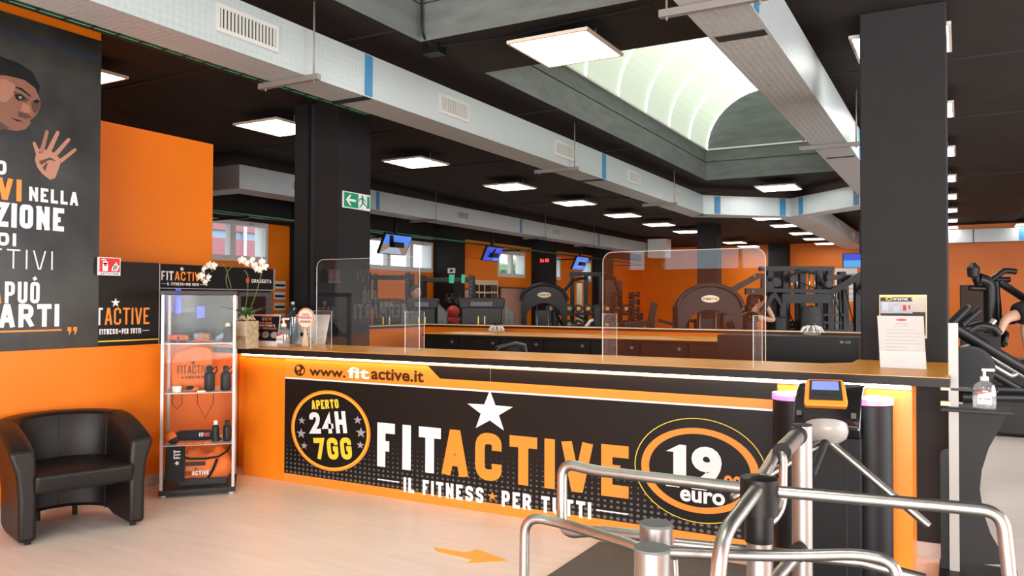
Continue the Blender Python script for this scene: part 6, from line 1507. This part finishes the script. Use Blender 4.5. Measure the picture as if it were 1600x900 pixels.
hand_chain(pts, ed, ra, 6, (0, -1, 0), (0, 0, 1)); hand_chain(pts, ed, ra, 9, (0, -1, 0), (0, 0, 1))
skin_mesh('body', pts, ed, ra, 'skin', t)
skin_mesh('shirt', [(0, 0, .6), (0, 0, .85), (0, 0, zc-.27), (-.18, 0, zc-.30), (-.225, -.05, zc-.48), (.18, 0, zc-.30), (.225, -.05, zc-.48)], [(0, 1), (1, 2), (2, 3), (3, 4), (2, 5), (5, 6)], [(.17, .13), (.16, .12), (.155, .105), .07, .06, .07, .06], 'white_cloth', t)
head(t, (0, -.02, zc), radians(50), radians(-12))
MB().box(-.22, .22, -.42, .18, .38, .46).build('bench_seat', 'pad_grey', None); o = bpy.data.objects['bench_seat']; o.location = t.location; o.rotation_euler = (0, 0, FACE); tag(o, 'padded bench seat under the seated man', 'seat')
# woman in black t-shirt, side view facing right, arms raised to the handles
p = at(1182, 468, 'd', 10.4)
t = thing('person', 'woman with dark hair in a black t-shirt gripping machine handles', 'person', (p.x, p.y, 0), FACE)
zc = p.z-.02; x0 = .0
pts = [(-.06, 0, .55), (-.07, 0, .85), (-.06, 0, zc-.27), (-.02, 0, zc-.16), (-.02, -.16, zc-.26), (.10, -.22, zc-.34), (.22, -.2, zc-.24), (-.02, .16, zc-.26), (.14, .2, zc-.24), (.17, .12, zc-.04), (.0, -.1, .5), (.4, -.14, .55), (.42, -.14, .09), (.55, -.14, .05), (.0, .1, .5), (.4, .14, .55), (.42, .14, .09), (.55, .14, .05)]
ra2 = [(.10, .09), (.09, .08), (.07, .08), .042, .036, .038, .028, .05, .038, .028, .08, .06, .045, .035, .08, .06, .045, .035]
ed = [(0, 1), (1, 2), (2, 3), (2, 4), (4, 5), (5, 6), (2, 7), (7, 8), (8, 9), (0, 10), (10, 11), (11, 12), (12, 13), (0, 14), (14, 15), (15, 16), (16, 17)]
pts[2] = (-.11, 0, zc-.22); pts[3] = (-.06, 0, zc-.13); pts[4] = (-.11, -.15, zc-.19); pts[5] = (.16, -.22, zc-.25); pts[6] = (.09, -.13, zc-.06); pts[7] = (-.11, .15, zc-.19); pts[8] = (.12, .2, zc-.22)
hand_chain(pts, ed, ra2, 6, (-.2, .1, 1), (-1, 0, 0)); hand_chain(pts, ed, ra2, 9, (0, 0, 1), (-1, 0, 0))
skin_mesh('body', pts, ed, ra2, 'skin_arm', t)
skin_mesh('t_shirt', [(-.06, 0, .6), (-.09, 0, .85), (-.12, 0, zc-.24), (-.11, -.14, zc-.20), (-.01, -.185, zc-.22), (-.11, .14, zc-.20), (-.01, .18, zc-.21)], [(0, 1), (1, 2), (2, 3), (3, 4), (2, 5), (5, 6)], [(.155, .135), (.145, .13), (.135, .14), .08, .065, .08, .065], 'black_cloth', t)
skin_mesh('trousers', [(-.06, 0, .55), (.0, -.1, .5), (.4, -.14, .55), (.42, -.14, .2), (.0, .1, .5), (.4, .14, .55), (.42, .14, .2)], [(0, 1), (1, 2), (2, 3), (0, 4), (4, 5), (5, 6)], [(.15, .13), .09, .07, .055, .09, .07, .055], 'black_cloth', t)
head(t, (.01, 0, zc), radians(90), radians(8), 'skin_arm', 'hair', True, .092)
tm = thing('handle_bars', 'paired dark machine handles in the hands of the woman', 'gym machine', gtag(1197, 10.35), FACE)
MB().bar((-.10, -.1, 1.42), (.08, -.1, 1.68), .05).bar((-.05, .05, 1.45), (.12, .05, 1.70), .05).build('handle', 'grey_frame', tm); MB().bar((.08, -.05, 1.68), (.2, -.05, 1.5), .05).box(.16, .24, -.06, .06, 0, 1.55).build('post', 'grey_frame', tm)
o = MB().box(-.18, .25, -.2, .2, .38, .46).build('bench_seat', 'pad_grey'); o.location = t.location; o.rotation_euler = (0, 0, FACE); tag(o, 'padded machine seat under the woman in black', 'seat'); MB().box(-.05, .05, -.05, .05, 0, .38).build('seat_post', 'grey_frame', o)

# ================================================================== RIGHT SIDE: CARDIO MACHINES
D = 7.6
def RP(px, py, d=D, dy=0): return at(px, py, 'd', d)
# stair / cross machine with tall frame
p = RP(1545, 470, 9.5)
t = thing('stair_climber', 'tall black climber machine with monitor and side rails', 'gym machine', (p.x, p.y, 0))
def rb_(name, l, r_, mt='black_plastic', d=9.5, rect_=False, t=t):
    P_ = [at(a, b_, 'd', d+(q[2] if len(q) > 2 else 0)) for q in l for a, b_ in [q[:2]]]
    m = MB()
    m.tube(fillet(P_, r_*1.5, 4) if len(P_) > 2 else P_, r_, 14)
    return m.build(name, mt, t, world=True)
rb_('mast', [(1548, 520), (1547, 442), (1528, 436)], .075, 'black_plastic', rect_=True)
z0 = at(1548, 520, 'd', 9.5)
MB().box(z0.x-.1, z0.x+.1, z0.y-.1, z0.y+.1, 0, z0.z).build('mast_base', 'grey_frame', t, world=True)
rb_('monitor_arm', [(1530, 445), (1520, 420)], .05, 'black_plastic'); 
p = RP(1521, 424, 9.4); MB().lathe([(.01, -.09), (.09, -.06), (.10, .04), (.03, .10)], p.x, p.y, p.z, 16, .7, 1).build('monitor', 'mid_grey', t, world=True)
rb_('upper_handle', [(1548, 438), (1560, 430), (1567, 423), (1584, 424), (1587, 425)], .035); rb_('lower_handle', [(1556, 437), (1576, 437), (1577, 437)], .035); rb_('side_handle', [(1538, 451), (1515, 450)], .035)
rb_('stay', [(1556, 440), (1560, 480), (1561, 520)], .035, 'black_plastic'); rb_('long_beam', [(1560, 440), (1600, 466), (1650, 500)], .045, 'black_plastic'); rb_('hoop', [(1560, 495), (1568, 502), (1585, 503), (1600, 492)], .035)
p = at(1598, 560, 'd', 9.5); MB().box(p.x-.5, p.x+.3, p.y-.3, p.y+.3, 0, .9).build('base_housing', 'black_plastic', t, world=True, bevel=.05)
rb_('crank_disc', [(1562, 528), (1566, 530)], .11, 'grey_frame'); rb_('pedal', [(1555, 520), (1570, 540)], .04)
# person's leg on it
p = at(1590, 470, 'd', 9.2)
t = thing('person', 'person in black shorts and white top on the machine at the right edge', 'person', (p.x, p.y, 0))
hp = at(1598, 490, 'd', 9.2); kn = at(1572, 500, 'd', 9.2); an = at(1563, 518, 'd', 9.2); ft = at(1559, 522, 'd', 9.2)
hp = at(1612, 484, 'd', 9.2); kn = at(1571, 498, 'd', 9.2); 
def wl(l): return [Vector(q)-t.location for q in l]
ch = at(1640, 446, 'd', 9.2); nk = at(1652, 424, 'd', 9.2); hp2 = hp+Vector((.05, .18, 0)); kn2 = kn+Vector((.2, .25, -.1)); an2 = kn2+Vector((.05, 0, -.42)); el = at(1650, 478, 'd', 9.0); ha = at(1622, 492, 'd', 9.0)
an = kn+Vector((-.04, -.02, -.17))*1.0; an = at(1563, 520, 'd', 9.2)
pts = wl([hp, ch, nk, ch+Vector((.05, -.15, .08)), el, ha, kn, an, ft, hp2, kn2, an2]); ed = [(0, 1), (1, 2), (1, 3), (3, 4), (4, 5), (0, 6), (6, 7), (7, 8), (0, 9), (9, 10), (10, 11)]
ra3 = [(.10, .09), (.09, .08), .045, .045, .038, .028, .055, .035, .03, .09, .055, .04]
hand_chain(pts, ed, ra3, 5, (-1, -.3, 0), (0, 0, 1))
skin_mesh('body', pts, ed, ra3, 'skin_arm', t)
q = wl([hp, hp+(kn-hp)*.6, hp2, hp2+(kn2-hp2)*.6]); skin_mesh('shorts', q, [(0, 1), (0, 2), (2, 3)], [(.17, .15), .105, .13, .105], 'black_cloth', t)
q = wl([hp+Vector((0, 0, .04)), hp+(ch-hp)*.5, ch+Vector((0, 0, .02)), ch+Vector((.05, -.15, .08)), ch+Vector((.05, .12, .06))]); skin_mesh('top', q, [(0, 1), (1, 2), (2, 3), (2, 4)], [(.17, .15), (.16, .14), (.15, .13), .075, .075], 'white_cloth', t)
q = wl([an, ft+Vector((-.05, -.03, 0))]); skin_mesh('shoe', q, [(0, 1)], [.045, .04], 'dark_rubber', t)
head(t, tuple(nk+Vector((0, 0, .16))-t.location), radians(70))
# elliptical / stepper in front
p = at(1540, 560, 'd', 7.4)
t = thing('leg_press', 'large black leg press machine with long sloping beams at the right', 'gym machine', (p.x, p.y, 0))
def lp_(name, l, r_, mt='black_plastic', d=7.4, rect_=False): return rb_(name, l, r_, mt, d, rect_, t)
lp_('sloping_beam', [(1490, 512), (1545, 545), (1600, 578), (1660, 612)], .055, 'black_plastic', rect_=True)
lp_('lower_beam', [(1510, 560), (1560, 590), (1610, 618)], .035, 'black_plastic', rect_=True)
lp_('steel_rail', [(1535, 562), (1580, 588), (1588, 584)], .022, 'steel'); lp_('steel_rail', [(1546, 556), (1600, 588)], .018, 'steel_satin')
lp_('console', [(1486, 506), (1512, 480)], .038, 'grey_frame'); lp_('console_arm', [(1502, 508), (1530, 484)], .035, 'grey_frame'); lp_('console_tip', [(1505, 482), (1514, 478)], .02, 'light_grey'); lp_('lower_pad', [(1500, 514), (1540, 512)], .035)
lp_('pad_plate', [(1512, 517), (1528, 508), (1552, 512), (1560, 522)], .04); lp_('white_lever', [(1543, 514), (1554, 500)], .025, 'steel')
a = at(1516, 575, 'd', 7.3); MB().tube([a, a+Vector((0, .35, 0))], .20, 28).build('drive_housing', 'black_plastic', t, world=True)
MB().tube([a+Vector((0, -.02, 0)), a], .17, 24).build('hub_cover', 'grey_frame', t, world=True)
lp_('foot_rail', [(1500, 620), (1600, 622), (1680, 624)], .05, 'black_plastic'); lp_('floor_rail', [(1500, 606), (1610, 610), (1680, 612)], .04, 'grey_frame')
q0 = at(1540, 622, 'd', 7.4); 
for dx in (-.15, .6): MB().box(q0.x+dx, q0.x+dx+.08, q0.y+.0, q0.y+.08, 0, q0.z).build('stand_leg', 'black_plastic', t, world=True)
lb2 = at(1516, 600, 'd', 7.4); MB().box(lb2.x-.06, lb2.x+.06, lb2.y, lb2.y+.12, 0, lb2.z).build('support', 'black_plastic', t, world=True)
# tall dark cabinet by the far wall
p = at(1520, 470, 'd', 17); t = thing('tall_speaker_cabinet', 'tall dark cabinet against the far right orange wall', 'cabinet', (p.x, p.y, 0)); MB().box(-.24, .24, -.2, .2, 0, 1.95).build('body', 'brown_print', t, bevel=.02)
